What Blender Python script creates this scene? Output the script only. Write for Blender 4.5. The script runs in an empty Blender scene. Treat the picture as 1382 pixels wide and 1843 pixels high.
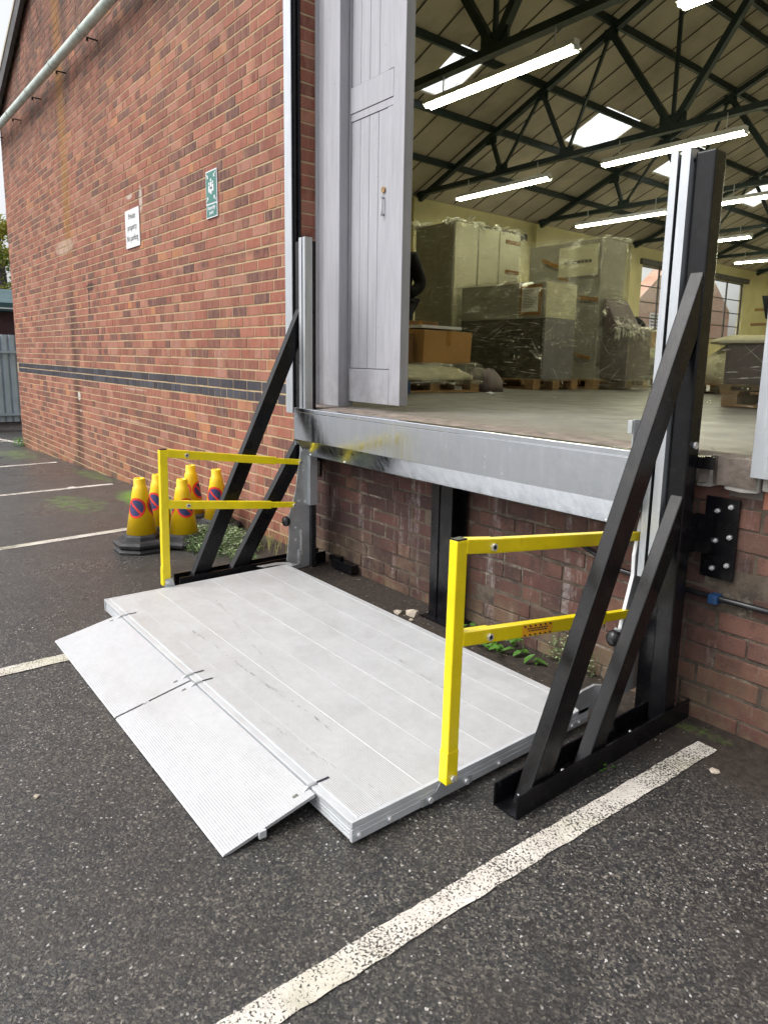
import bpy, bmesh, math, random
from mathutils import Vector, Matrix
random.seed(7)
C = bpy.context.scene.collection
sc = bpy.context.scene
rad = math.radians

# ------------------------------------------------------------------ camera
CAM = Vector((4.0903, -2.3275, 1.2895))
yaw, pitch, roll, FPX = -0.871523, -0.171827, 0.023291, 1239.294
fw = Vector((math.sin(yaw)*math.cos(pitch), math.cos(yaw)*math.cos(pitch), math.sin(pitch)))
r0 = Vector((math.cos(yaw), -math.sin(yaw), 0)); u0 = r0.cross(fw)
rr = r0*math.cos(roll)+u0*math.sin(roll); uu = u0*math.cos(roll)-r0*math.sin(roll)
cd = bpy.data.cameras.new('camera'); cam = bpy.data.objects.new('camera', cd); C.objects.link(cam)
cam.matrix_world = Matrix(((rr.x, uu.x, -fw.x, CAM.x), (rr.y, uu.y, -fw.y, CAM.y), (rr.z, uu.z, -fw.z, CAM.z), (0, 0, 0, 1)))
cd.sensor_fit = 'VERTICAL'; cd.sensor_height = 24; cd.lens = FPX/1843*24
cd.shift_x = -49/1843; cd.shift_y = -56.5/1843
cd.clip_start = 0.05; cd.clip_end = 500
sc.camera = cam

# ------------------------------------------------------------------ world, sun, exposure
SUN_EL, SUN_AZ = rad(52), rad(205)          # azimuth from +Y clockwise
w = bpy.data.worlds.new("World"); sc.world = w; w.use_nodes = True
nt = w.node_tree; nt.nodes.clear()
sky = nt.nodes.new('ShaderNodeTexSky'); sky.sky_type = 'NISHITA'; sky.sun_disc = False
sky.sun_elevation = SUN_EL; sky.sun_rotation = SUN_AZ
sky.air_density = 1.0; sky.dust_density = 4.0; sky.ozone_density = 1.0
hs = nt.nodes.new('ShaderNodeHueSaturation'); hs.inputs['Saturation'].default_value = 0.18
hs.inputs['Value'].default_value = 1.0
bg = nt.nodes.new('ShaderNodeBackground'); bg.inputs[1].default_value = 0.15
ow = nt.nodes.new('ShaderNodeOutputWorld')
tc = nt.nodes.new('ShaderNodeTexCoord'); sx_ = nt.nodes.new('ShaderNodeSeparateXYZ'); mr = nt.nodes.new('ShaderNodeMapRange')
mr.inputs[1].default_value = 0; mr.inputs[2].default_value = 1; mr.inputs[3].default_value = 1.12; mr.inputs[4].default_value = 1.6   # overcast: zenith brighter than horizon
nt.links.new(tc.outputs['Generated'], sx_.inputs[0]); nt.links.new(sx_.outputs[2], mr.inputs[0]); nt.links.new(mr.outputs[0], hs.inputs['Value'])
nt.links.new(sky.outputs[0], hs.inputs['Color']); nt.links.new(hs.outputs[0], bg.inputs[0]); nt.links.new(bg.outputs[0], ow.inputs[0])
sl = bpy.data.lights.new('sun', 'SUN'); sl.energy = 1.0; sl.angle = rad(25); sl.color = (1, .97, .93)
so = bpy.data.objects.new('sun', sl); C.objects.link(so)
sd = Vector((math.sin(SUN_AZ)*math.cos(SUN_EL), math.cos(SUN_AZ)*math.cos(SUN_EL), math.sin(SUN_EL)))
so.rotation_euler = sd.to_track_quat('Z', 'Y').to_euler(); so.location = (2, -8, 12)
sc.view_settings.view_transform = 'Standard'; sc.view_settings.look = 'None'
sc.view_settings.exposure = 0.40; sc.view_settings.gamma = 1
sc.render.engine = 'CYCLES'
sc.cycles.use_denoising = True
sc.cycles.max_bounces = 8; sc.cycles.transparent_max_bounces = 16
sc.cycles.sample_clamp_indirect = 6

# ------------------------------------------------------------------ object helpers
def tag(o, label=None, cat=None, group=None, kind=None):
    if label: o['label'] = label
    if cat: o['category'] = cat
    if group: o['group'] = group
    if kind: o['kind'] = kind
    return o
def thing(name, label, cat, loc=(0, 0, 0), group=None):
    o = bpy.data.objects.new(name, None); C.objects.link(o); o.location = loc; o.empty_display_size = .1
    return tag(o, label, cat, group)
def adopt(o, parent):
    o.parent = parent
    m = Matrix.Identity(4); q = parent; chain = []
    while q is not None: chain.append(q); q = q.parent
    for q in reversed(chain):
        m = m @ q.matrix_parent_inverse @ Matrix.LocRotScale(q.location, q.rotation_euler, q.scale)
    o.matrix_parent_inverse = m.inverted()
def dup(root, loc=None, rotz=None, label=None, parent=None):
    c = root.copy(); C.objects.link(c)
    if parent is not None: c.parent = parent
    if loc is not None: c.location = loc
    if rotz is not None: c.rotation_euler = (0, 0, rotz)
    if label: c['label'] = label
    for ch in root.children: dup(ch, parent=c)
    return c

class MB:
    def __init__(s): s.bm = bmesh.new(); s.lay = None
    def face(s, pts, mi=0, smooth=False):
        vs = [s.bm.verts.new(p) for p in pts]
        f = s.bm.faces.new(vs); f.material_index = mi; f.smooth = smooth; return f
    def box(s, a, b, mi=0, bev=0):
        x0, y0, z0 = [min(p, q) for p, q in zip(a, b)]; x1, y1, z1 = [max(p, q) for p, q in zip(a, b)]
        v = [s.bm.verts.new(p) for p in ((x0,y0,z0),(x1,y0,z0),(x1,y1,z0),(x0,y1,z0),(x0,y0,z1),(x1,y0,z1),(x1,y1,z1),(x0,y1,z1))]
        fs = [s.bm.faces.new([v[i] for i in q]) for q in ((0,3,2,1),(4,5,6,7),(0,1,5,4),(1,2,6,5),(2,3,7,6),(3,0,4,7))]
        for f in fs: f.material_index = mi
        if bev: bmesh.ops.bevel(s.bm, geom=list({e for f in fs for e in f.edges}), offset=bev, segments=2, affect='EDGES', profile=.6)
        return s
    def bar(s, p, q, wx, wy, up=(0, 0, 1), mi=0, bev=0):
        """rectangular bar from p to q; wx across, wy along the 'up' side"""
        p, q = Vector(p), Vector(q); d = (q-p).normalized(); a = d.cross(Vector(up))
        if a.length < 1e-4: a = d.cross(Vector((0, 1, 0)))
        a.normalize(); b = a.cross(d).normalized()
        v = []
        for e in (p, q):
            for i, j in ((-1,-1),(1,-1),(1,1),(-1,1)): v.append(s.bm.verts.new(e+a*i*wx/2+b*j*wy/2))
        fs = [s.bm.faces.new([v[i] for i in t]) for t in ((0,1,2,3),(7,6,5,4),(0,4,5,1),(1,5,6,2),(2,6,7,3),(3,7,4,0))]
        for f in fs: f.material_index = mi
        if bev: bmesh.ops.bevel(s.bm, geom=list({e for f in fs for e in f.edges}), offset=bev, segments=2, affect='EDGES', profile=.6)
        return s
    def cyl(s, p, q, r, n=12, mi=0, r2=None, smooth=True, cap=True):
        p, q = Vector(p), Vector(q); d = (q-p).normalized()
        a = d.orthogonal().normalized(); b = d.cross(a); r2 = r if r2 is None else r2
        A = [s.bm.verts.new(p+(a*math.cos(2*math.pi*i/n)+b*math.sin(2*math.pi*i/n))*r) for i in range(n)]
        B = [s.bm.verts.new(q+(a*math.cos(2*math.pi*i/n)+b*math.sin(2*math.pi*i/n))*r2) for i in range(n)]
        for i in range(n):
            f = s.bm.faces.new((A[i], A[(i+1) % n], B[(i+1) % n], B[i])); f.smooth = smooth; f.material_index = mi
        if cap:
            f = s.bm.faces.new(A[::-1]); f.material_index = mi; f = s.bm.faces.new(B); f.material_index = mi
        return s
    def tube(s, pts, r, n=8, mi=0):
        pts = [Vector(p) for p in pts]; rings = []
        for i, p in enumerate(pts):
            d = (pts[min(i+1, len(pts)-1)]-pts[max(i-1, 0)]).normalized()
            a = d.cross(Vector((0, 0, 1)))
            if a.length < .05: a = d.cross(Vector((0, 1, 0)))
            a.normalize(); b = d.cross(a)
            rings.append([s.bm.verts.new(p+(a*math.cos(2*math.pi*k/n)+b*math.sin(2*math.pi*k/n))*r) for k in range(n)])
        for A, B in zip(rings, rings[1:]):
            for k in range(n):
                f = s.bm.faces.new((A[k], A[(k+1) % n], B[(k+1) % n], B[k])); f.smooth = True; f.material_index = mi
        s.bm.faces.new(rings[0][::-1]); s.bm.faces.new(rings[-1]); return s
    def prism(s, poly, ax, a0, a1, mi=0, bev=0):
        """poly of 2D points; ax = extrusion axis 'x','y','z'"""
        def P(u, v, t): return {'x': (t, u, v), 'y': (u, t, v), 'z': (u, v, t)}[ax]
        A = [s.bm.verts.new(P(u, v, a0)) for u, v in poly]; B = [s.bm.verts.new(P(u, v, a1)) for u, v in poly]
        n = len(poly); fs = []
        for i in range(n): fs.append(s.bm.faces.new((A[i], A[(i+1) % n], B[(i+1) % n], B[i])))
        fs.append(s.bm.faces.new(A[::-1])); fs.append(s.bm.faces.new(B))
        for f in fs: f.material_index = mi
        bmesh.ops.recalc_face_normals(s.bm, faces=fs)
        if bev: bmesh.ops.bevel(s.bm, geom=list({e for f in fs for e in f.edges}), offset=bev, segments=2, affect='EDGES', profile=.6)
        return s
    def lathe(s, prof, c=(0, 0, 0), n=24, mi=0):
        rings = []
        for r, z in prof:
            rings.append([s.bm.verts.new((c[0]+r*math.cos(2*math.pi*k/n), c[1]+r*math.sin(2*math.pi*k/n), c[2]+z)) for k in range(n)])
        for A, B in zip(rings, rings[1:]):
            for k in range(n):
                f = s.bm.faces.new((A[k], A[(k+1) % n], B[(k+1) % n], B[k])); f.smooth = True; f.material_index = mi
        s.bm.faces.new(rings[0][::-1]); s.bm.faces.new(rings[-1]); return s
    def build(s, name, mats, parent=None, label=None):
        bmesh.ops.recalc_face_normals(s.bm, faces=s.bm.faces) if not getattr(s, 'keepn', False) else None
        me = bpy.data.meshes.new(name); s.bm.to_mesh(me); s.bm.free()
        for m in (mats if isinstance(mats, (list, tuple)) else [mats]): me.materials.append(m)
        o = bpy.data.objects.new(name, me); C.objects.link(o)
        if parent is not None: adopt(o, parent)
        if label: o['label'] = label
        return o

# ------------------------------------------------------------------ material helpers
class NT:
    def __init__(s, name):
        s.m = bpy.data.materials.new(name); s.m.use_nodes = True; s.t = s.m.node_tree; s.t.nodes.clear()
        s.out = s.n('ShaderNodeOutputMaterial')
    def n(s, typ, **kw):
        x = s.t.nodes.new(typ)
        for k, v in kw.items(): setattr(x, k, v)
        return x
    def l(s, a, b): s.t.links.new(a, b)
    def co(s, kind='Object', scale=(1, 1, 1)):
        c = s.n('ShaderNodeTexCoord'); mp = s.n('ShaderNodeMapping'); mp.inputs['Scale'].default_value = scale
        s.l(c.outputs[kind], mp.inputs['Vector']); return mp.outputs[0]
    def noise(s, vec, scale, detail=4, rough=.55, dist=0):
        x = s.n('ShaderNodeTexNoise'); x.inputs['Scale'].default_value = scale; x.inputs['Detail'].default_value = detail
        x.inputs['Roughness'].default_value = rough; x.inputs['Distortion'].default_value = dist; s.l(vec, x.inputs['Vector']); return x.outputs['Fac']
    def vor(s, vec, scale, out='Distance', feat='F1'):
        x = s.n('ShaderNodeTexVoronoi'); x.feature = feat; x.inputs['Scale'].default_value = scale; s.l(vec, x.inputs['Vector']); return x.outputs[out]
    def rng(s, v, a, b, c=0, d=1, smooth=False):
        x = s.n('ShaderNodeMapRange'); x.inputs[1].default_value = a; x.inputs[2].default_value = b; x.inputs[3].default_value = c; x.inputs[4].default_value = d
        if smooth: x.interpolation_type = 'SMOOTHSTEP'
        s.l(v, x.inputs[0]); return x.outputs[0]
    def math(s, op, a, b=None, clamp=False):
        x = s.n('ShaderNodeMath', operation=op); x.use_clamp = clamp
        for i, v in enumerate((a, b)):
            if v is None: continue
            if isinstance(v, (int, float)): x.inputs[i].default_value = v
            else: s.l(v, x.inputs[i])
        return x.outputs[0]
    def mix(s, f, a, b, mode='MIX'):
        x = s.n('ShaderNodeMix', data_type='RGBA', blend_type=mode)
        for i, v in ((0, f), (6, a), (7, b)):
            if isinstance(v, (int, float)): x.inputs[i].default_value = v
            elif isinstance(v, tuple): x.inputs[i].default_value = (*v[:3], 1)
            else: s.l(v, x.inputs[i])
        return x.outputs[2]
    def ramp(s, v, stops, interp='LINEAR'):
        x = s.n('ShaderNodeValToRGB'); x.color_ramp.interpolation = interp
        while len(x.color_ramp.elements) < len(stops): x.color_ramp.elements.new(.5)
        for e, (p, c) in zip(x.color_ramp.elements, stops): e.position = p; e.color = (*c, 1)
        s.l(v, x.inputs[0]); return x.outputs[0]
    def sep(s, vec):
        x = s.n('ShaderNodeSeparateXYZ'); s.l(vec, x.inputs[0]); return x.outputs
    def bump(s, h, strength=.3, dist=.01, normal=None):
        x = s.n('ShaderNodeBump'); x.inputs['Strength'].default_value = strength; x.inputs['Distance'].default_value = dist
        s.l(h, x.inputs['Height'])
        if normal is not None: s.l(normal, x.inputs['Normal'])
        return x.outputs[0]
    def pbsdf(s, col, rough=.5, metal=0, normal=None, spec=.5, coat=0, **kw):
        x = s.n('ShaderNodeBsdfPrincipled')
        def put(k, v):
            if isinstance(v, (int, float)): x.inputs[k].default_value = v
            elif isinstance(v, tuple): x.inputs[k].default_value = (*v[:3], 1)
            else: s.l(v, x.inputs[k])
        put('Base Color', col); put('Roughness', rough); put('Metallic', metal); put('Specular IOR Level', spec); put('Coat Weight', coat)
        for k, v in kw.items(): put(k, v)
        if normal is not None: s.l(normal, x.inputs['Normal'])
        return x
    def fin(s, sh):
        s.l(sh.outputs[0] if hasattr(sh, 'outputs') else sh, s.out.inputs[0]); return s.m

def mul(c, k): return tuple(min(1, x*k) for x in c)
def simple(name, col, rough=.5, metal=0, var=.15, scale=6, bump=.1, bscale=60, spec=.5, dirt=None, dscale=3, damt=.5, stretch=(1, 1, 1), rvar=.1):
    t = NT(name); v = t.co(scale=stretch)
    n1 = t.noise(v, scale, 5, .6)
    c = t.mix(t.rng(n1, .3, .7), mul(col, 1-var), mul(col, 1+var))
    if dirt:
        n2 = t.noise(v, dscale, 6, .65); c = t.mix(t.rng(n2, .5, .72, 0, damt), c, dirt)
    r = t.rng(t.noise(v, scale*1.7, 4), .3, .7, max(.02, rough-rvar), min(1, rough+rvar))
    nb = t.bump(t.noise(v, bscale, 3), bump, .004) if bump else None
    return t.fin(t.pbsdf(c, r, metal, nb, spec))

# ---- brick
def brick_mat(name, stops, kind2, soot=True, lime=0.4, dark=1.0):
    t = NT(name); v = t.co(); X, Y, Z = t.sep(v)
    at = t.n('ShaderNodeAttribute', attribute_name='rnd'); rnd = at.outputs['Fac']
    ak = t.n('ShaderNodeAttribute', attribute_name='kind'); kd = ak.outputs['Fac']
    c = t.ramp(rnd, stops, 'LINEAR')
    blue = t.mix(t.math('FRACT', t.math('MULTIPLY', rnd, 7.3)), (.018, .022, .032), (.055, .065, .085))
    c = t.mix(kd, c, blue)
    # mottling inside a brick, vertical drag marks
    vs = t.co(scale=(1, 1, .25)); n1 = t.noise(vs, 28, 5, .65)
    c = t.mix(t.rng(n1, .35, .68, 0, .7), c, mul(kind2, 1.0))
    n2 = t.noise(v, 90, 4, .7); c = t.mix(t.rng(n2, .3, .75, 0, .6), c, t.mix(.6, c, (.05, .028, .024)))
    nm_ = t.noise(t.co(scale=(1, 1, 2)), 45, 6, .8); c = t.mix(t.rng(nm_, .60, .72, 0, .45), c, (.44, .35, .25))
    n6 = t.noise(t.co(scale=(1, 1, .5)), 13, 6, .75, .4); c = t.mix(t.rng(n6, .50, .70, 0, .55), c, (.085, .045, .038)); n7 = t.noise(v, 17, 6, .8); c = t.mix(t.rng(n7, .60, .72, 0, .5), c, (.48, .34, .25))
    # large-scale weathering patches
    n3 = t.noise(v, .9, 5, .6); c = t.mix(t.rng(n3, .42, .72, 0, .45), c, (.13, .07, .05)); n5 = t.noise(v, .5, 5, .7); c = t.mix(t.rng(n5, .52, .75, 0, .4), c, (.44, .24, .17))
    n4 = t.noise(vs, 5.5, 6, .7)
    c = t.mix(t.rng(n4, .58 if lime < 1 else .62, .76, 0, min(lime, .9)), c, (.42, .36, .33))
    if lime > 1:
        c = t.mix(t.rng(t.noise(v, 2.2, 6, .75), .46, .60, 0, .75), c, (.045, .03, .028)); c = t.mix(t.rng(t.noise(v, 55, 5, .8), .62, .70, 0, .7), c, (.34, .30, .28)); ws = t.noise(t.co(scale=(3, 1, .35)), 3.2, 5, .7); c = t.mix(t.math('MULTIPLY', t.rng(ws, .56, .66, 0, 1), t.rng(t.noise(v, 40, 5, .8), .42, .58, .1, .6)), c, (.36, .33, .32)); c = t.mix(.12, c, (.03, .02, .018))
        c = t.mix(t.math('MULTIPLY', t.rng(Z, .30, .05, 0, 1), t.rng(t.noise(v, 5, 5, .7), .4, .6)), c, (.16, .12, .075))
    if soot:
        # soot under the gutter pipe, rust run and green damp near the ground: real stains on this wall
        up = t.rng(Z, 3.55, 4.3, 0, 1); up = t.math('MULTIPLY', up, t.rng(t.noise(t.co(scale=(1, 1, .4)), 3, 5, .7), .35, .62))
        c = t.mix(t.math('MULTIPLY', up, .75), c, (.035, .028, .026))
        d = t.math('ABSOLUTE', t.math('ADD', X, 5.1)); rn = t.noise(vs, 7, 4)
        run = t.math('MULTIPLY', t.rng(d, .06, .24, 1, 0), t.rng(rn, .25, .5, .35, 1))
        c = t.mix(t.math('MULTIPLY', t.math('MULTIPLY', run, t.rng(Z, 2.2, 2.7, 0, 1)), .8), c, (.26, .12, .03))
        c = t.mix(t.math('MULTIPLY', t.math('MULTIPLY', run, t.rng(Z, 2.3, 1.8, 0, 1)), .8), c, (.06, .03, .024))
        low = t.math('MULTIPLY', t.rng(Z, .28, -.15, 0, 1), t.rng(t.noise(v, 2.5, 5, .7), .35, .65))
        c = t.mix(t.math('MULTIPLY', low, .6), c, (.11, .10, .04))
        # long dark scuff
        sc_ = t.math('ABSOLUTE', t.math('ADD', Z, t.math('ADD', t.math('MULTIPLY', X, -.02), -2.02)))
        c = t.mix(t.math('MULTIPLY', t.math('MULTIPLY', t.rng(sc_, .01, .05, 1, 0), t.rng(X, -3.6, -2.2, 0, 1)), t.rng(t.noise(v, 6, 3), .42, .6, 0, .6)), c, (.04, .03, .03))
    if soot:
        def blot(px, pz, rx, rz, amt, colr, nsc=9):
            global _c
            a = t.math('POWER', t.math('MULTIPLY', t.math('ADD', X, -px), 1/rx), 2); b_ = t.math('POWER', t.math('MULTIPLY', t.math('ADD', Z, -pz), 1/rz), 2)
            m_ = t.rng(t.math('ADD', t.math('ADD', a, b_), t.math('MULTIPLY', t.noise(v, nsc, 5, .7), .9)), .9, 1.35, amt, 0)
            return t.mix(m_, c, colr)
        c = blot(-4.30, 2.02, .17, .055, .8, (.035, .03, .03)); c = blot(-4.38, 1.85, .04, .20, .8, (.035, .03, .03))
        c = blot(-5.02, .78, .07, .07, .9, (.55, .52, .46)); c = blot(-4.98, .60, .05, .02, .9, (.60, .55, .48))
        c = blot(-5.3, 2.55, .5, .10, .5, (.46, .38, .30)); c = blot(-3.0, .95, .42, .012, .6, (.5, .36, .28)); c = blot(-3.1, .62, .55, .014, .6, (.5, .36, .28))
        c = blot(-2.6, 2.70, .05, .14, .6, (.6, .56, .5)); c = blot(-2.9, 2.76, .10, .03, .6, (.6, .56, .5))
    c = t.mix(t.math('MULTIPLY', kd, .82), c, blue)
    nb = t.bump(t.math('ADD', t.noise(v, 160, 4, .7), t.math('MULTIPLY', t.noise(v, 30, 3), .8)), .55, .004)
    rough = t.mix(kd, (.85, .85, .85), (.45, .45, .45))
    return t.fin(t.pbsdf(c, rough, 0, nb, .3))
M = {}
M['brick'] = brick_mat('red_brick', [(0, (.075, .040, .042)), (.10, (.13, .050, .044)), (.20, (.22, .066, .045)), (.45, (.32, .095, .060)), (.66, (.40, .130, .083)), (.80, (.44, .170, .112)), (.92, (.46, .21, .155)), (1, (.53, .22, .085))], (.40, .20, .14))
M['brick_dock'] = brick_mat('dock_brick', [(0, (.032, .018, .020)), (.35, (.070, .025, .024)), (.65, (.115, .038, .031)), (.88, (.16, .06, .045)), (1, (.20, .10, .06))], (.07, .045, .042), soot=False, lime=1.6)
def mortar_mat(name, col, dark):
    t = NT(name); v = t.co(); X, Y, Z = t.sep(v)
    c = t.mix(t.rng(t.noise(v, 12, 5), .3, .7), mul(col, .8), mul(col, 1.15))
    c = t.mix(t.rng(t.noise(v, 1.3, 5), .5, .72, 0, .5), c, dark)
    up = t.math('MULTIPLY', t.rng(Z, 3.7, 4.4, 0, 1), t.rng(t.noise(v, 3, 5, .7), .35, .62)); c = t.mix(t.math('MULTIPLY', up, .8), c, (.05, .04, .035))
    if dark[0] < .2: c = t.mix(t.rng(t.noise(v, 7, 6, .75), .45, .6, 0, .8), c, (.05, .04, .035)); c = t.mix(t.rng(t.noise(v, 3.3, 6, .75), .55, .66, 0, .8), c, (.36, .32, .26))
    return t.fin(t.pbsdf(c, .95, 0, t.bump(t.noise(v, 220, 3, .7), .7, .004), .2))
M['mortar'] = mortar_mat('mortar', (.46, .35, .21), (.30, .22, .13))
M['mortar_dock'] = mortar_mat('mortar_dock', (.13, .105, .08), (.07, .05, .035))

# ---- ground
def asphalt():
    t = NT('wet_asphalt'); v = t.co(); X, Y, Z = t.sep(v)
    vd = t.n('ShaderNodeTexVoronoi'); vd.inputs['Scale'].default_value = 190; t.l(v, vd.inputs['Vector'])
    cr, cg, cb = t.sep(vd.outputs['Color'])
    agg = t.ramp(cr, [(0, (.020, .020, .021)), (.4, (.042, .041, .042)), (.62, (.068, .065, .062)), (.80, (.105, .096, .083)), (.93, (.16, .145, .12)), (.985, (.25, .225, .19)), (1, (.6, .58, .56))])
    big = t.noise(v, .55, 5, .6); med = t.noise(v, 4, 5, .65); fine = t.noise(v, 60, 4, .7)
    c = t.mix(t.rng(fine, .45, .68, 0, .65), agg, (.016, .016, .017))
    c = t.mix(t.rng(big, .40, .66, 0, .65), c, t.mix(.6, c, (.012, .011, .011)))
    st = t.noise(t.co(scale=(1, .5, 1)), 1.7, 6, .7, .6); c = t.mix(t.rng(st, .56, .66, 0, .5), c, (.018, .016, .015))
    c = t.mix(t.rng(med, .45, .72, 0, .3), c, (.062, .052, .040))
    # soil strip along the wall under the dock
    wob = t.math('ADD', t.math('MULTIPLY', t.noise(v, 3, 4), .3), -.15)
    soil = t.math('MULTIPLY', t.rng(t.math('ADD', Y, wob), -.42, -.26, 0, 1), t.rng(X, -.7, -.1, 0, 1))
    soilc = t.ramp(t.noise(v, 35, 6, .75), [(.3, (.010, .008, .006)), (.55, (.035, .025, .018)), (.72, (.075, .055, .040)), (.85, (.20, .16, .12))])
    c = t.mix(soil, c, soilc)
    # moss: along the wall foot and around a few patches
    def patch(px, py, rx, ry):
        a = t.math('POWER', t.math('MULTIPLY', t.math('ADD', X, -px), 1/rx), 2); b = t.math('POWER', t.math('MULTIPLY', t.math('ADD', Y, -py), 1/ry), 2)
        return t.rng(t.math('ADD', a, b), 0, 1.0, 1, 0)
    ms = t.math('MULTIPLY', patch(-1.95, -.17, 1.15, .30), 1.5)
    for p in ((-4.2, -.12, 1.2, .22), (-7.2, -.35, 1.6, .5), (.75, -2.05, .28, .14), (3.02, -.08, .2, .07), (-2.4, -.75, .9, .4), (.95, -2.25, .22, .12)):
        ms = t.math('MAXIMUM', ms, t.math('MULTIPLY', patch(*p), .62))
    mn = t.noise(v, 9, 6, .75)
    mm = t.rng(t.math('ADD', t.math('MULTIPLY', ms, .5), t.math('ADD', t.math('MULTIPLY', mn, .7), t.math('MULTIPLY', t.noise(v, 60, 4, .8), .3))), .72, .98, 0, 1)
    c = t.mix(mm, c, t.mix(t.rng(t.noise(v, 40, 5, .8), .3, .7), (.02, .055, .006), (.20, .34, .03)))
    wet = t.rng(t.noise(v, 1.1, 5, .6), .35, .65, .24, .44)
    rough = t.mix(mm, wet, (.9, .9, .9)); rough = t.mix(soil, rough, (.8, .8, .8))
    h = t.math('ADD', t.math('MULTIPLY', cg, .55), t.math('MULTIPLY', t.noise(v, 120, 4, .7), 1.1))
    nb = t.bump(h, .75, .004)
    nb = t.bump(t.noise(v, 33, 2), .10, .006, nb)
    return t.fin(t.pbsdf(c, rough, 0, nb, .5))
M['asphalt'] = asphalt()
def paint_line():
    t = NT('worn_line_paint'); v = t.co()
    c = t.mix(t.rng(t.noise(v, 18, 5, .7), .35, .7), (.66, .62, .56), (.48, .44, .39))
    c = t.mix(t.rng(t.noise(v, 2.2, 5, .6), .52, .7, 0, .6), c, (.22, .23, .09))
    hole = t.math('ADD', t.math('MULTIPLY', t.noise(v, 150, 3, .6), .8), t.math('MULTIPLY', t.noise(v, 4, 5, .6), .40))
    a = t.math('MAXIMUM', t.rng(hole, .612, .665, 0, .92), t.rng(t.noise(v, 9, 4, .75, .5), .645, .675, 0, 1))
    b = t.pbsdf(c, .6, 0, t.bump(t.noise(v, 130, 3), .6, .003), .4); tr = t.n('ShaderNodeBsdfTransparent'); mx = t.n('ShaderNodeMixShader')
    t.l(a, mx.inputs[0]); t.l(b.outputs[0], mx.inputs[1]); t.l(tr.outputs[0], mx.inputs[2]); return t.fin(mx)
M['line'] = paint_line()

# ---- metals and paints
def galv(name, base=.62, rough=.32, metal=.85, streak=True):
    t = NT(name); v = t.co(); vs = t.co(scale=(1, 1, .12) if streak else (1, 1, 1))
    sp = t.vor(v, 140, 'Color'); r_, g_, b_ = t.sep(sp)
    c = t.mix(t.rng(r_, 0, 1, 0, .5), (base*.92, base*.97, base*1.03), (base*1.0, base*1.05, base*1.12))
    c = t.mix(t.rng(t.noise(vs, 45, 5, .7), .45, .8, 0, .35), c, (.85, .86, .86))
    c = t.mix(t.rng(t.noise(v, 3, 4, .6), .5, .75, 0, .18), c, (.5, .52, .52))
    ro = t.rng(t.math('ADD', t.noise(vs, 30, 5, .7), t.math('MULTIPLY', r_, .06)), .35, .75, rough-.06, rough+.14)
    return t.fin(t.pbsdf(c, ro, metal, t.bump(t.noise(v, 7, 3), .15, .01), .5))
M['galv'] = galv('galvanised_steel', .52, .38, .6); M['galv_apron'] = galv('galvanised_apron', .66, .15, 1.0)
M['zinc'] = simple('zinc_plate', (.48, .50, .51), .42, .55, .15, 14, .1, 60)
M['bolt'] = simple('zinc_bolt', (.80, .81, .83), .3, .6, .05, 50, 0)
def deck_mat(name, col, ribs, dirtamt):
    t = NT(name); v = t.co(); X, Y, Z = t.sep(v)
    c = t.mix(t.rng(t.noise(v, 30, 6, .75), .3, .7), mul(col, .9), mul(col, 1.04))
    c = t.mix(t.rng(t.noise(t.co(scale=(.35, 1, 1)), 22, 5, .7), .45, .75, 0, .25), c, mul(col, 1.1))
    c = t.mix(t.rng(t.noise(v, 75, 5, .8), .58, .74, 0, .5), c, (.30, .26, .23)); c = t.mix(t.rng(t.noise(t.co(scale=(.15, 2.5, 1)), 22, 5, .8), .63, .70, 0, .45), c, (.36, .34, .32)); c = t.mix(t.rng(t.noise(t.co(scale=(2.5, .3, 1)), 16, 5, .8), .66, .70, 0, .4), c, (.36, .34, .32))
    c = t.mix(t.rng(t.noise(t.co(scale=(.5, 1, 1)), 4, 6, .7), .55, .75, 0, dirtamt), c, (.36, .31, .27))
    # ribs: colour darker towards each trough
    rb = t.math('SINE', t.math('MULTIPLY', Y, 2*math.pi/ribs))
    c = t.mix(t.rng(rb, -1, -.2, .22 if ribs < .007 else .16, 0), c, mul(col, .5))
    nb = t.bump(rb, .3, .0012); nb = t.bump(t.noise(v, 90, 4), .15, .002, nb)
    if ribs > .007: nb = t.bump(rb, .2, .0009)
    return t.fin(t.pbsdf(c, t.rng(t.noise(v, 8, 5), .3, .7, .42, .62), .35, nb, .5))
M['deck'] = deck_mat('deck_aluminium', (.56, .565, .57), .0066, .28)
M['flap'] = deck_mat('flap_aluminium', (.515, .52, .535), .0072, .28)
M['alu'] = simple('aluminium_edge', (.62, .64, .66), .4, .35, .08, 10, .05, 80)
def yellow(name, col):
    t = NT(name); v = t.co()
    c = t.mix(t.rng(t.noise(v, 9, 5, .6), .3, .7), mul(col, .9), mul(col, 1.06))
    c = t.mix(t.rng(t.noise(v, 120, 4, .8), .68, .76, 0, .6), c, (.20, .12, .02)); c = t.mix(t.rng(t.noise(v, 14, 6, .75), .58, .75, 0, .35), c, mul(col, .55)); c = t.mix(t.rng(t.noise(v, 28, 5, .85), .69, .72, 0, .7), c, (.06, .05, .04))
    return t.fin(t.pbsdf(c, .38, 0, t.bump(t.noise(v, 35, 3), .06, .004), .5, .15))
M['yellow'] = yellow('yellow_powder_coat', (.84, .66, .004))
M['cone_yellow'] = yellow('cone_yellow', (.95, .60, .005))
M['blacksteel'] = simple('black_painted_steel', (.0045, .0045, .006), .28, 0, .25, 5, .08, 30, .30, (.03, .025, .02), 14, .35)
M['rubber'] = simple('black_rubber', (.022, .022, .024), .6, 0, .3, 12, .3, 80, .4, (.08, .075, .07), 8, .4)
M['blackplastic'] = simple('black_plastic', (.012, .012, .014), .3, 0, .1, 12, 0)
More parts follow.
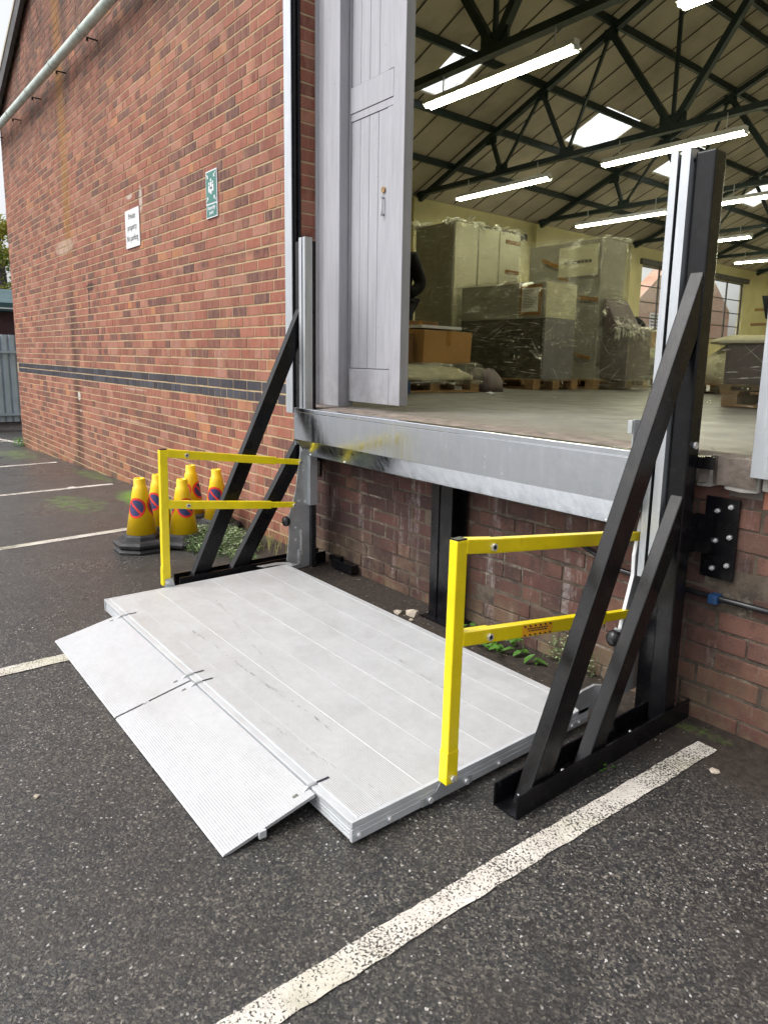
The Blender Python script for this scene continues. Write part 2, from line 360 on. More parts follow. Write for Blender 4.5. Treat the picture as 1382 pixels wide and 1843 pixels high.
M['concrete'] = simple('concrete', (.21, .175, .15), .9, 0, .4, 14, .9, 60, .3, (.09, .07, .055), 9, .85)
M['cill'] = simple('painted_cill', (.46, .44, .40), .85, 0, .3, 9, 1.0, 40, .3, (.12, .10, .085), 7, .8)
def floor_mat():
    t = NT('screed_floor'); v = t.co(); vs = t.co(scale=(1, .35, 1))
    c = t.mix(t.rng(t.noise(vs, 2.5, 6, .65), .3, .7), (.10, .095, .088), (.18, .17, .16))
    c = t.mix(t.rng(t.noise(v, 45, 5, .7), .55, .75, 0, .5), c, (.09, .08, .07))
    c = t.mix(t.rng(t.noise(v, 9, 5, .7), .6, .75, 0, .5), c, (.33, .31, .28))
    Xo, Yo, Zo = t.sep(v); edge = t.math('MULTIPLY', t.rng(Yo, .45, -.05, 0, 1), t.rng(t.noise(v, 11, 6, .75), .38, .56))
    c = t.mix(t.math('MULTIPLY', edge, .85), c, (.155, .115, .09))
    crk = t.rng(t.vor(v, 3.1, 'Distance', 'DISTANCE_TO_EDGE'), 0, .014, .8, 0); c = t.mix(t.math('MULTIPLY', crk, t.rng(Yo, .5, .1, 0, 1)), c, (.035, .028, .024))
    return t.fin(t.pbsdf(c, t.rng(t.noise(v, 5, 4), .3, .7, .35, .6), 0, t.bump(t.noise(v, 40, 4), .3, .004), .5))
M['floor'] = floor_mat()
def lilac():
    t = NT('lilac_grey_paint'); v = t.co(); vs = t.co(scale=(1, 1, .08))
    c = t.mix(t.rng(t.noise(vs, 40, 4, .6), .3, .7), (.335, .335, .362), (.41, .41, .44))
    c = t.mix(t.rng(t.noise(v, 30, 5, .75), .66, .72, 0, .8), c, (.16, .15, .15))
    c = t.mix(t.rng(t.noise(v, 2.2, 5, .6), .5, .75, 0, .35), c, (.30, .29, .31)); Xd, Yd, Zd = t.sep(v)
    c = t.mix(t.math('MULTIPLY', t.rng(Zd, 1.45, 1.0, 0, 1), t.rng(t.noise(v, 9, 6, .75), .40, .62, 0, .4)), c, (.17, .155, .145)); c = t.mix(t.rng(t.noise(t.co(scale=(1, 1, .3)), 55, 4, .8), .68, .72, 0, .6), c, (.22, .21, .21))
    return t.fin(t.pbsdf(c, .5, 0, t.bump(t.noise(vs, 90, 4), .25, .003), .4))
M['door'] = lilac()
M['groove'] = simple('dark_gap', (.05, .05, .06), .8, 0, .1, 5, 0)
M['cream'] = simple('cream_wall_paint', (.50, .455, .255), .7, 0, .08, 1.5, .2, 40, .3, (.38, .33, .19), 1.2, .5)
M['roofsheet'] = simple('roof_lining_board', (.50, .45, .37), .8, 0, .12, 1.2, .2, 30, .2, (.20, .17, .13), .8, .5)
M['seam'] = simple('dark_seam', (.015, .013, .012), .7, 0, .1, 5, 0)
M['truss'] = simple('dark_green_steel', (.012, .026, .026), .5, 0, .3, 5, .1, 30)
def skylight():
    t = NT('translucent_roof_light'); v = t.co()
    a = t.n('ShaderNodeBsdfTranslucent'); a.inputs[0].default_value = (.85, .88, .85, 1)
    b = t.n('ShaderNodeBsdfTransparent'); b.inputs[0].default_value = (.95, .97, .95, 1); mx = t.n('ShaderNodeMixShader'); mx.inputs[0].default_value = .45
    t.l(a.outputs[0], mx.inputs[1]); t.l(b.outputs[0], mx.inputs[2])
    d = t.n('ShaderNodeBsdfDiffuse'); d.inputs[0].default_value = (.10, .13, .10, 1); m2 = t.n('ShaderNodeMixShader')
    t.l(t.rng(t.noise(t.co(scale=(.45, 3, 1)), 9, 4, .7), .60, .66, 0, 1), m2.inputs[0]); t.l(mx.outputs[0], m2.inputs[1]); t.l(d.outputs[0], m2.inputs[2])
    return t.fin(m2)
M['skylight'] = skylight()
def emit(name, col, st):
    t = NT(name); e = t.n('ShaderNodeEmission'); e.inputs[0].default_value = (*col, 1); e.inputs[1].default_value = st; return t.fin(e)
M['tube'] = emit('fluorescent_glow', (1, .98, .68), 44)
M['gutter'] = simple('weathered_green_pipe', (.56, .64, .58), .35, 0, .25, 8, .15, 60, .5, (.07, .09, .07), 9, .5)
M['darkwood'] = simple('dark_bargeboard', (.06, .055, .055), .7, 0, .2, 5, .2, 40)
M['fence'] = simple('galvanised_palisade', (.36, .42, .49), .5, .1, .12, 3, .1, 30)
M['maroon'] = simple('dark_maroon_cladding', (.05, .018, .022), .7, 0, .15, 3, 0)
M['teal'] = simple('teal_roof_sheet', (.03, .075, .085), .6, 0, .2, 3, 0)
M['wood'] = simple('pallet_wood', (.30, .19, .09), .8, 0, .3, 7, .3, 60, .3, (.14, .09, .05), 5, .6, (1, .3, 1))
M['card'] = simple('brown_cardboard', (.36, .20, .075), .8, 0, .08, 5, .1, 80, .2)
M['card_dark'] = simple('dark_cardboard', (.17, .09, .04), .8, 0, .12, 5, .1, 80, .2)
M['tape'] = simple('brown_tape', (.28, .13, .025), .3, 0, .1, 8, 0)
M['cab_cream'] = simple('pale_cabinet', (.62, .60, .42), .5, 0, .08, 3, .1, 30)
M['cab_grey'] = simple('grey_cabinet', (.27, .26, .225), .45, 0, .1, 3, .1, 30)
M['cab_lilac'] = simple('lilac_grey_sheet', (.21, .205, .235), .4, 0, .2, 6, .1, 30)
M['cab_dark'] = simple('dark_cabinet', (.022, .023, .021), .4, 0, .15, 3, .1, 30)
M['brownfill'] = simple('mauve_brown_carton', (.12, .09, .09), .6, 0, .12, 5, .1, 30)
M['paperwhite'] = simple('white_paper', (.70, .70, .68), .6, 0, .04, 10, 0)
M['white'] = simple('white_panel', (.66, .66, .68), .35, 0, .03, 4, 0)
M['drawers'] = simple('pale_grey_drawers', (.55, .57, .62), .4, 0, .04, 4, 0)
M['blueplastic'] = simple('blue_plastic', (.015, .06, .16), .4, 0, .1, 4, 0)
M['textile'] = simple('cream_textile', (.50, .47, .33), .8, 0, .18, 7, .6, 25, .2, (.30, .27, .20), 5, .5)
M['ink'] = simple('dark_ink', (.02, .02, .03), .5, 0, .05, 5, 0)
M['greyink'] = simple('grey_ink', (.12, .12, .10), .5, 0, .05, 5, 0)
M['scuffgrey'] = simple('scuff_grey', (.24, .23, .22), .6, 0, .2, 40, 0)
M['signgreen'] = simple('sign_green', (.02, .16, .13), .35, 0, .06, 5, 0)
M['signred'] = simple('sign_red', (.75, .035, .015), .35, 0, .06, 5, 0)
M['signblue'] = simple('sign_blue', (.035, .04, .13), .35, 0, .08, 5, 0)
M['orange'] = simple('warning_orange', (.85, .40, .02), .4, 0, .06, 5, 0)
M['glass'] = (lambda t: t.fin((lambda a, b, m: (t.l(a.outputs[0], m.inputs[1]), t.l(b.outputs[0], m.inputs[2]), m.inputs[0].__setattr__('default_value', .12), m)[-1])(t.n('ShaderNodeBsdfTransparent'), t.n('ShaderNodeBsdfGlossy'), t.n('ShaderNodeMixShader'))))(NT('window_glass'))
def film():
    t = NT('stretch_film'); v = t.co(scale=(1, 1, 2.2))
    n = t.noise(v, 5, 7, .75, 1.5); n2 = t.noise(t.co(scale=(.25, .25, 3)), 16, 6, .8, .8)
    nb = t.bump(t.math('ADD', n, n2), 1.0, .05)
    g = t.n('ShaderNodeBsdfGlossy'); g.inputs['Roughness'].default_value = .10; g.inputs[0].default_value = (.9, .92, .85, 1); t.l(nb, g.inputs['Normal'])
    d = t.n('ShaderNodeBsdfDiffuse'); d.inputs[0].default_value = (.60, .60, .52, 1)
    tr = t.n('ShaderNodeBsdfTransparent'); tr.inputs[0].default_value = (.97, .97, .95, 1)
    m1 = t.n('ShaderNodeMixShader'); m1.inputs[0].default_value = .82; t.l(d.outputs[0], m1.inputs[1]); t.l(g.outputs[0], m1.inputs[2])
    m2 = t.n('ShaderNodeMixShader'); lw = t.n('ShaderNodeLayerWeight'); lw.inputs[0].default_value = .35; t.l(nb, lw.inputs['Normal'])
    t.l(t.math('MAXIMUM', t.rng(t.math('MULTIPLY', n, n2), .22, .36, .0, .40), t.rng(lw.outputs['Facing'], .55, 1.0, 0, .8)), m2.inputs[0]); t.l(tr.outputs[0], m2.inputs[1]); t.l(m1.outputs[0], m2.inputs[2])
    return t.fin(m2)
M['film'] = film()
def tuft_glint():  # pale film for tufts and for slivers that paint crease highlights
    t = NT('film_tuft_glint'); v = t.co()
    a = t.pbsdf((.92, .92, .84), .12, 0, None, 1.0); tr = t.n('ShaderNodeBsdfTransparent'); mx = t.n('ShaderNodeMixShader')
    t.l(t.rng(t.noise(v, 9, 5, .8), .36, .60, .05, .9), mx.inputs[0]); t.l(tr.outputs[0], mx.inputs[1]); t.l(a.outputs[0], mx.inputs[2]); return t.fin(mx)
M['tuft_glint'] = tuft_glint()
def leafmat(name, a, b, sc_=4):
    t = NT(name); v = t.co()
    c = t.mix(t.rng(t.noise(v, sc_, 3), .35, .65), a, b); nz = t.n('ShaderNodeTexWhiteNoise'); 
    x = t.pbsdf(c, .5, 0, None, .4)
    tl = t.n('ShaderNodeBsdfTranslucent'); t.l(c, tl.inputs[0]); mx = t.n('ShaderNodeMixShader'); mx.inputs[0].default_value = .3
    t.l(x.outputs[0], mx.inputs[1]); t.l(tl.outputs[0], mx.inputs[2]); return t.fin(mx)
M['leaf'] = leafmat('weed_leaf', (.05, .14, .02), (.12, .28, .04), 9)
M['weed_dark'] = leafmat('chickweed_leaf', (.05, .10, .03), (.17, .26, .09), 12)
M['weedtip'] = leafmat('chickweed_bud', (.42, .52, .30), (.60, .66, .45), 12)
M['autumn'] = leafmat('autumn_foliage', (.13, .19, .025), (.48, .42, .06), .5)
M['grassm'] = leafmat('straw_grass', (.20, .22, .06), (.40, .36, .14), 9)
M['stone'] = simple('pale_stone', (.42, .36, .29), .8, 0, .2, 20, .4, 60)
M['skin'] = simple('skin', (.42, .24, .17), .5, 0, .06, 6, .05)
M['jacket'] = simple('black_jacket', (.006, .006, .007), .85, 0, .3, 9, .4, 60, .15)
M['trouser'] = simple('dark_trousers', (.02, .022, .03), .9, 0, .2, 9, .3, 60, .2)
M['hair'] = simple('dark_hair', (.02, .014, .01), .6, 0, .3, 40, .3, 90)

def leaf(m_, c, d, l_, w_, n=2, droop=.3, mi=0):
    c = Vector(c); d = Vector(d).normalized(); s_ = d.cross(Vector((0, 0, 1)))
    if s_.length < .1: s_ = Vector((1, 0, 0))
    s_.normalize(); up = s_.cross(d)
    P_ = [c, c+d*l_*.35+s_*w_/2+up*l_*.04, c+d*l_*.75+s_*w_*.4-up*l_*droop*.4, c+d*l_-up*l_*droop, c+d*l_*.75-s_*w_*.4-up*l_*droop*.4, c+d*l_*.35-s_*w_/2+up*l_*.04]
    m_.face(P_, mi)
# ------------------------------------------------------------------ ground
def gz(x):
    if x >= .3: return .022
    if x > -3.1: return .022 - .065*(.3-x)/3.4
    return -.043 - .0335*(-3.1-x) if x > -16 else -.475
xs = sorted(set([-120, -60, -30, -16] + [-14+i*.5 for i in range(44)] + [9, 12, 20, 40, 80]))
ys = sorted(set([-80, -40, -20, -10] + [-8+i*.5 for i in range(18)] + [1, .05, 3, 8, 20, 60, 120]))
g = MB(); vv = {}
for i, x in enumerate(xs):
    for j, y in enumerate(ys): vv[i, j] = g.bm.verts.new((x, y, gz(x)))
for i in range(len(xs)-1):
    for j in range(len(ys)-1):
        g.bm.faces.new((vv[i, j], vv[i+1, j], vv[i+1, j+1], vv[i, j+1]))
tag(g.build('ground', M['asphalt']), kind='structure')

def line_mark(name, pts, wd, label):
    """strip through pts lying 4 mm over the ground, slightly ragged edge"""
    m = MB(); L = []
    for (x0, y0), (x1, y1) in zip(pts, pts[1:]):
        n = max(2, int(math.hypot(x1-x0, y1-y0)/.03))
        for k in range(n+1):
            t_ = k/n; L.append((x0+(x1-x0)*t_, y0+(y1-y0)*t_))
    dx, dy = pts[-1][0]-pts[0][0], pts[-1][1]-pts[0][1]; ll = math.hypot(dx, dy); nx, ny = -dy/ll, dx/ll
    A = []; B = []
    for x, y in L:
        j1, j2 = random.uniform(-.003, .003), random.uniform(-.003, .003)
        A.append(m.bm.verts.new((x+nx*(wd/2+j1), y+ny*(wd/2+j1), gz(x)+.004))); B.append(m.bm.verts.new((x-nx*(wd/2+j2), y-ny*(wd/2+j2), gz(x)+.004)))
    for k in range(len(A)-1):
        m.bm.faces.new((A[k], A[k+1], B[k+1], B[k]))
    o = m.build(name, M['line']); return tag(o, kind='structure')
line_mark('bay_line', [(3.10, -.155), (3.065, -1.03), (3.042, -1.82), (2.995, -3.4)], .072, '')
line_mark('bay_line', [(1.073, -1.2), (1.083, -4.5)], .08, '')
line_mark('bay_line', [(-1.13, -.60), (-1.02, -1.7), (-.8, -4.5)], .08, '')
line_mark('bay_line', [(-3.34, -.16), (-3.24, -1.25), (-2.95, -4.5)], .08, '')
line_mark('bay_line', [(-5.78, -.13), (-5.68, -.85), (-5.3, -4.5)], .08, '')
line_mark('bay_line', [(-8.75, .12), (-11.2, -.2), (-12.2, -.35)], .10, '')
line_mark('bay_line', [(-9.6, 1.6), (-9.65, -.15)], .08, '')

# ------------------------------------------------------------------ bricks
def brick_panel(m, rows, tf, zb0=1.125, seed=1, header_rows=(), only=None, jit=1.0, blue=True):
    """rows: list of (k, [(u0,u1),...]) where bed joint of course k is at zb0+.075k; tf(u, z, d) -> world"""
    rg = random.Random(seed); prev = []
    for k, spans in rows:
        z0 = zb0+.075*k; joints = []
        for ua, ub in spans:
            u = ua
            first = True
            while u < ub-.02:
                L = .225 if rg.random() < .47 else .1125
                isblue = blue and k in (-1, -2)
                if isblue: L = .225 if k == -1 else .1125
                if first and not isblue: L = rg.choice((.225, .1125, .17)); first = False
                nu = u+L
                if not isblue:
                    for _ in range(4):
                        if any(abs(nu-j) < .03 for j in prev): L = .1125 if L > .2 else .225; nu = u+L; 
                        else: break
                if nu > ub-.05: nu = ub
                joints.append(nu)
                g_ = .0046; a, b = u+g_+rg.uniform(-.001, .001)*jit, nu-g_+rg.uniform(-.001, .001)*jit
                if u == ua: a = ua
                if nu == ub: b = ub
                c, d = z0+.006+rg.uniform(-.0012, .0012)*jit, z0+.0705+rg.uniform(-.0012, .0012)*jit
                dd = rg.uniform(-.0010, .0010)*jit-.0008; e = .0024
                rv = rg.random(); t0, t1 = rg.uniform(-.001, .001)*jit, rg.uniform(-.001, .001)*jit
                F = [tf(a+e, c+e, dd), tf(b-e, c+e+t0, dd), tf(b-e, d-e+t1, dd), tf(a+e, d-e, dd)]
                S = [tf(a, c, dd+.0022), tf(b, c+t0, dd+.0022), tf(b, d+t1, dd+.0022), tf(a, d, dd+.0022)]
                K = [tf(a, c, .014), tf(b, c+t0, .014), tf(b, d+t1, .014), tf(a, d, .014)]
                vs = [[m.bm.verts.new(p) for p in q] for q in (F, S, K)]
                fs = [m.bm.faces.new(vs[0])]
                for P_, Q_ in ((vs[0], vs[1]), (vs[1], vs[2])):
                    for i in range(4): fs.append(m.bm.faces.new((P_[i], Q_[i], Q_[(i+1) % 4], P_[(i+1) % 4])))
                for f in fs: f[m.l1] = rv; f[m.l2] = 1.0 if isblue else 0.0
                u = nu
        prev = joints
def brick_mb():
    m = MB(); m.l1 = m.bm.faces.layers.float.new('rnd'); m.l2 = m.bm.faces.layers.float.new('kind'); return m
XL, XR, XO0, XO1 = -8.53, 4.15, .205, 3.13      # outer left, outer right, door opening
RZ0, RS, XRIDGE = 4.93, .40, -2.2                 # roof: z at x=-8.35, slope, ridge
def roofz(x): return RZ0+RS*((min(x, 2*XRIDGE-x) if x > XRIDGE else x)+8.35)
ZOT = 4.35                                        # head of the door opening
bld = thing('brick_warehouse', 'red brick warehouse with a blue brick course and a raised loading door', 'warehouse', (-2.2, 0, 0))
# mortar-faced wall body
b = MB()
def gable(xa, xb, zlo):
    pts = [(xa, zlo), (xb, zlo), (xb, roofz(xb)-.05)]
    if xa < XRIDGE < xb: pts.append((XRIDGE, roofz(XRIDGE)-.05))
    pts.append((xa, roofz(xa)-.05)); return pts
b.prism([(XL, -.6), (XO0, -.6), (XO0, roofz(XO0)-.05), (XRIDGE, roofz(XRIDGE)-.05), (XL, roofz(XL)-.05)], 'y', .0022, .17)
b.build('front_wall', M['mortar'], bld)
b = MB(); b.prism([(XO1, .86), (XR, .86), (XR, roofz(XR)-.05), (XO1, roofz(XO1)-.05)], 'y', .0022, .17); b.build('front_wall', M['mortar'], bld)
b = MB(); b.prism([(XO0, ZOT), (XO1, ZOT), (XO1, roofz(XO1)-.05), (XO0, roofz(XO0)-.05)], 'y', .0022, .17); b.build('front_wall', M['mortar'], bld)
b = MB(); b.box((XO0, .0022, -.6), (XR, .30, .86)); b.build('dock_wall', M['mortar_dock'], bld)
# brick faces
m = brick_mb(); tf = lambda u, z, d: (u, d, z)
rows = []
for k in range(-20, 80):
    z = 1.125+.075*k
    sp = []
    zt = z+.075
    if zt > roofz(XRIDGE)-.06: break
    xa = XL; xb = XR
    if zt > roofz(XL)-.06: xa = (zt+.06-RZ0)/RS-8.35; xb = 2*XRIDGE-xa
    if zt <= .87:
        sp = [(xa, XO0)]
    elif z < ZOT: sp = [(xa, XO0), (XO1, min(xb, XR))]
    else: sp = [(xa, min(xb, XR))]
    sp = [s_ for s_ in sp if s_[1]-s_[0] > .06]
    if z < -.5: continue
    rows.append((k, sp))
# align the header course so that a joint falls at x = 0
rows2 = []
for k, sp in rows:
    if k in (-1, -2):
        sp = [(-8.4375, .205)]+[s_ for s_ in sp if s_[0] > 1]
    rows2.append((k, sp))
brick_panel(m, rows2, tf, seed=3)
m.keepn = True; m.build('brick_facing', M['brick'], bld)
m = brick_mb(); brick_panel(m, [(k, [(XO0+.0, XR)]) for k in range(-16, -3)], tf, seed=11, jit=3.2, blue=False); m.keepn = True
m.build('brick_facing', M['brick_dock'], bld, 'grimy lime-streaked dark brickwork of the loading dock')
# left reveal of the door (faces +X)
m = brick_mb(); brick_panel(m, [(k, [(.0, .122)]) for k in range(-3, 44)], lambda u, z, d: (XO0+.0022-d, u, z), seed=5, blue=False, jit=1.5); m.keepn = True
m.build('door_reveal', M['brick'], bld)
b = MB(); b.box((XO0-.02, .002, .87), (XO0-.001, .17, ZOT)); b.build('reveal_bed', M['mortar'], bld)
# left return wall and other outer walls, 0.2 thick, cream inside
YB = 27.0
def wallbox(a, c, name='side_wall', mt='cream'): q = MB(); q.box(a, c); return q.build(name, M[mt], bld)
WIN = [(9.3, 11.6), (13.6, 15.9), (17.25, 19.5), (21.75, 24.1)]
y = .17
for (a, c) in WIN+[(YB, YB)]:
    wallbox((XL, y, -.6), (-8.35, a, roofz(-8.35)-.03)); y = c
for (a, c) in WIN:
    wallbox((XL, a, -.6), (-8.35, c, 2.3)); wallbox((XL, a, 4.4), (-8.35, c, roofz(-8.35)-.03))
    fr = MB()
    for yy in (a+.03, (a+c)/2, c-.03): fr.box((-8.46, yy-.03, 2.3), (-8.42, yy+.03, 4.4))
    for zz in (2.34, 2.82, 3.3, 3.78, 4.36): fr.box((-8.455, a, zz-.015), (-8.425, c, zz+.015))
    f_ = fr.build('window', M['darkwood'], bld)
    gl = MB(); gl.box((-8.443, a, 2.3), (-8.437, c, 4.4)); gl.build('pane', M['glass'], f_)
    ln = MB(); ln.box((-8.348, a-.15, 4.4), (-8.25, c+.15, 4.56)); ln.build('lintel', M['darkwood'], bld)
wallbox((XR-.2, .17, -.6), (XR, YB, 7.0 if False else roofz(XR)+.02)); wallbox((XL, YB, -.6), (XR, YB+.2, 7.3))
wallbox((-8.349, .171, .9), (XO0+.02, .19, 4.6), 'inner_lining'); wallbox((XO1, .171, .9), (XR-.2, .19, 4.6), 'inner_lining')
for yy in (4.1, 8.1, 12.25, 16.6, 20.8):
    wallbox((-8.35, yy-.17, 1.0), (-8.23, yy+.17, 4.85), 'pilaster')
# floor slab with crumbling front edge
b = MB(); b.box((-8.34, .30, .80), (XR-.2, YB, 1.0)); b.box((XO0+.004, 0.0, .86), (XO1-.003, .30, 1.0)); b.build('floor_slab', M['floor'], bld)
b = MB(); N_ = 90; T_ = []; B_ = []; rg = random.Random(4)
for i in range(N_+1):
    x = .24+(3.12-.24)*i/N_; yy = -.215+rg.uniform(-.006, .01); 
    if x > 2.80 or x < .60: yy = -.02-.04*rg.random()
    T_.append((x, yy, 1.000+rg.uniform(-.004, .003)))
vt = [[b.bm.verts.new((x, .03, 1.0035)) for x, yy, z in T_], [b.bm.verts.new((x, (yy+.03)/2, 1.002+rg.uniform(-.004, .003))) for x, yy, z in T_], [b.bm.verts.new((x, yy, z-.004)) for x, yy, z in T_], [b.bm.verts.new((x, yy+.004, .90)) for x, yy, z in T_], [b.bm.verts.new((x, .0, .89)) for x, yy, z in T_]]
for A_, B__ in zip(vt, vt[1:]):
    for i in range(N_): b.bm.faces.new((A_[i], A_[i+1], B__[i+1], B__[i]))
b.build('threshold', M['concrete'], bld, 'worn crumbling concrete edge of the dock floor')
# painted cill at the right of the dock
b = MB(); rg = random.Random(9)
x = 2.66
for wd in (.11, .135, .10, .12, .22, .30, .30):
    n = 7; 
    for s_ in range(1):
        pts = [(x+.004, .893+rg.uniform(-.012, .012)), (x+wd*.5, .887+rg.uniform(-.01, .006)), (x+wd-.004, .895+rg.uniform(-.012, .012)), (x+wd-.002, .985), (x+wd*.6, .999), (x+.004, .99+rg.uniform(-.006, .006))]
        b.prism(pts, 'y', -.022-rg.uniform(0, .012), .002, bev=.007)
    x += wd
b.build('cill', M['cill'], bld, 'broken white painted cill stones right of the lift')
# timber frame and door leaf
b = MB(); b.box((.212, .105, 1.0), (.33, .20, 4.34), bev=.004); b.box((.33, .085, 1.0), (.50, .20, 4.34), bev=.006); b.box((.212, .098, 1.0), (.245, .106, 4.34)); b.build('door_frame', M['door'], bld)
df = MB()
dx0, dx1, dy = .512, 1.02, .15
df.box((dx0, dy, 1.035), (dx0+.006, dy+.055, 4.3)); df.box((dx0+.006, dy+.02, 1.035), (dx1-.10, dy+.05, 4.3))      # ground panel
df.box((dx1-.10, dy, 1.035), (dx1, dy+.062, 4.3), bev=.003)                                # meeting stile
df.box((dx0+.006, dy, 1.035), (dx1-.102, dy+.05, 1.235), bev=.002)                         # bottom rail
df.box((dx0+.006, dy, 2.70), (dx1-.102, dy+.05, 2.84), bev=.002)                           # lock rail
n = 4; pw = (dx1-.102-dx0-.006-.05)/n
for zz0, zz1 in ((1.24, 2.655), (2.845, 4.3)):
    for i in range(n): df.box((dx0+.008+i*pw+.0015, dy+.008, zz0), (dx0+.008+(i+1)*pw-.0015, dy+.03, zz1), bev=.0022)
    df.box((dx0+.008+n*pw+.001, dy+.003, zz0), (dx1-.103, dy+.03, zz1), bev=.002)
df.box((dx0+.008, dy+.004, 2.658), (dx1-.103, dy+.03, 2.697), bev=.001)
door_leaf = df.build('door_leaf', M['door'], bld)
h = MB(); h.box((.835, dy-.012, 2.09), (.845, dy-.004, 2.20), bev=.002); h.cyl((.84, dy+.008, 2.10), (.84, dy-.012, 2.10), .006); h.cyl((.84, dy+.008, 2.19), (.84, dy-.012, 2.19), .006); h.build('handle', M['zinc'], door_leaf)
h = MB(); h.cyl((.84, dy+.008, 2.232), (.84, dy-.002, 2.232), .016, 16); h.build('lock', M['wood'], door_leaf)
# steel edge guards beside the opening
for x0_, x1_ in ((.118, .20), (3.105, 3.20)):
    b = MB(); b.box((x0_, -.064, .942), (x1_, -.056, 4.4), bev=.002); gq = b.build('edge_guard', M['galv'], bld)
    b = MB(); b.box((x1_-.008, -.055, .95), (x1_+.001, -.002, 4.4)); b.box((x1_+.0015, -.05, .95), (x1_+.012, -.04, 4.4)); b.box((x1_+.0015, -.022, .95), (x1_+.015, -.008, 4.4)); b.box((x0_+.01, -.055, .95), (x0_+.02, -.002, 4.4)); b.build('guard_web', M['blacksteel'], gq)
# gutter pipe, brackets, verge
gp = MB(); gp.cyl((-8.75, -.13, 4.50), (.4, -.13, 4.285), .047, 20); pipe = gp.build('gutter', M['gutter'], bld)
for i in range(8):
    x = -8.3+1.168*i; z = 4.5-.0235*(x+8.75)
    q = MB(); q.cyl((x-.012, -.13, z), (x+.012, -.13, z), .052, 20); q.build('pipe_collar', M['gutter'], pipe)
    q = MB(); q.bar((x+.02, .0, z-.062), (x+.02, -.105, z-.062), .012, .012); q.cyl((x+.02, -.10, z-.062), (x+.02, -.10, z-.092), .009, 10, r2=.013); q.build('bracket', M['blacksteel'], pipe)
b = MB(); b.prism([(-8.75, roofz(-8.75)-.20), (-8.75, roofz(-8.75)+.03), (XRIDGE, roofz(XRIDGE)+.06), (XRIDGE, roofz(XRIDGE)-.17)], 'y', -.09, -.045)
b.prism([(4.4, roofz(4.4)-.20), (4.4, roofz(4.4)+.03), (XRIDGE+.001, roofz(XRIDGE)+.06), (XRIDGE+.001, roofz(XRIDGE)-.17)], 'y', -.09, -.045); b.build('bargeboard', M['darkwood'], bld)
q = MB(); q.box((-8.66, -.16, 4.62), (-8.5, -.02, 4.78), bev=.01); q.cyl((-8.6, -.16, 4.7), (-8.6, -.2, 4.68), .05, 14); q.build('floodlight', M['blackplastic'], bld)
# roof lining with skylights
SKY = [(6.0, 6.66), (10.0, 11.2), (13.4, 14.5), (17.6, 18.8), (22, 23)]
SX0, SX1 = -5.85, -4.80
for side in (0, 1):
    rf = MB()
    def RP(x, y, dz=0):
        X_ = x if side == 0 else 2*XRIDGE-x
        return (X_, y, RZ0+RS*(x+8.35)+dz)
    def slab(xa, xb, ya, yb, m_, t0=0, t1=.05):
        p = [RP(xa, ya, t0), RP(xb, ya, t0), RP(xb, yb, t0), RP(xa, yb, t0)]; q_ = [RP(xa, ya, t1), RP(xb, ya, t1), RP(xb, yb, t1), RP(xa, yb, t1)]
        A_ = [m_.bm.verts.new(v_) for v_ in p]; B_ = [m_.bm.verts.new(v_) for v_ in q_]
        m_.bm.faces.new(A_); m_.bm.faces.new(B_[::-1])
        for i in range(4): m_.bm.faces.new((A_[i], A_[(i+1) % 4], B_[(i+1) % 4], B_[i]))
    slab(-8.8, SX0, -.1, YB+.2, rf); slab(SX1, XRIDGE, -.1, YB+.2, rf)
    y = -.1
    for a, c in SKY+[(YB+.2, 0)]:
        slab(SX0, SX1, y, a, rf); y = c
    rf.build('roof', M['roofsheet'], bld)
    for a, c in SKY:
        q = MB(); slab(SX0, SX1, a, c, q, .02, .026); q.build('skylight', M['skylight'], bld)
    sm = MB(); yy = .55
    while yy < YB:
        if not any(a-.02 < yy < c+.02 for a, c in SKY): slab(-8.33, XRIDGE, yy-.011, yy+.011, sm, -.012, -.002)
        else:
            slab(-8.33, SX0-.02, yy-.011, yy+.011, sm, -.012, -.002); slab(SX1+.02, XRIDGE, yy-.011, yy+.011, sm, -.012, -.002)
        yy += .62
    sm.build('roof_seam', M['seam'], bld)
    for px_ in (-7.2, -6.04, -4.83, -3.4, -2.45):
        pm = MB(); a = RP(px_, .2, -.07); c = RP(px_, YB, -.07); pm.bar(a, c, .06, .12, up=(0, 0, 1)); pm.build('purlin', M['truss'], bld)
# trusses
def truss():
    m_ = MB(); zb = 4.96
    def top(x): return RZ0+RS*((x if x < XRIDGE else 2*XRIDGE-x)+8.35)-.17
    L_, R_ = -8.3, 2*XRIDGE+8.3
    m_.bar((L_, 0, zb-.02), (R_, 0, zb), .12, .09)
    m_.bar((L_, 0, top(L_)+.03), (XRIDGE, 0, top(XRIDGE)), .10, .10); m_.bar((R_, 0, top(R_)+.03), (XRIDGE, 0, top(XRIDGE)), .10, .10)
    for s_ in (-1, 1):
        f = lambda x: XRIDGE+s_*(x-XRIDGE)*-1 if s_ > 0 else x
        web = [(-5.8, -6.1, .07), (-5.8, -4.86, .045), (-4.24, -4.86, .07), (-4.24, -3.45, .045), (-2.2, -3.45, .10)]
        for xb_, xt_, w_ in web:
            m_.bar((f(xb_), 0, zb), (f(xt_), 0, top(f(xt_))), w_, w_, up=(0, 1, 0))
        for x_ in (-5.8, -4.24): m_.box((f(x_)-.15, -.012, zb-.06), (f(x_)+.15, .012, zb+.14))
        for x_ in (-6.1, -4.86, -3.45): m_.box((f(x_)-.13, -.013, top(f(x_))-.13), (f(x_)+.13, .013, top(f(x_))+.06))
    m_.bar((XRIDGE, 0, zb), (XRIDGE, 0, top(XRIDGE)), .05, .05, up=(0, 1, 0)); m_.box((XRIDGE-.22, -.02, zb-.05), (XRIDGE+.22, .02, zb+.2))
    return m_.build('roof_truss', M['truss'], None)
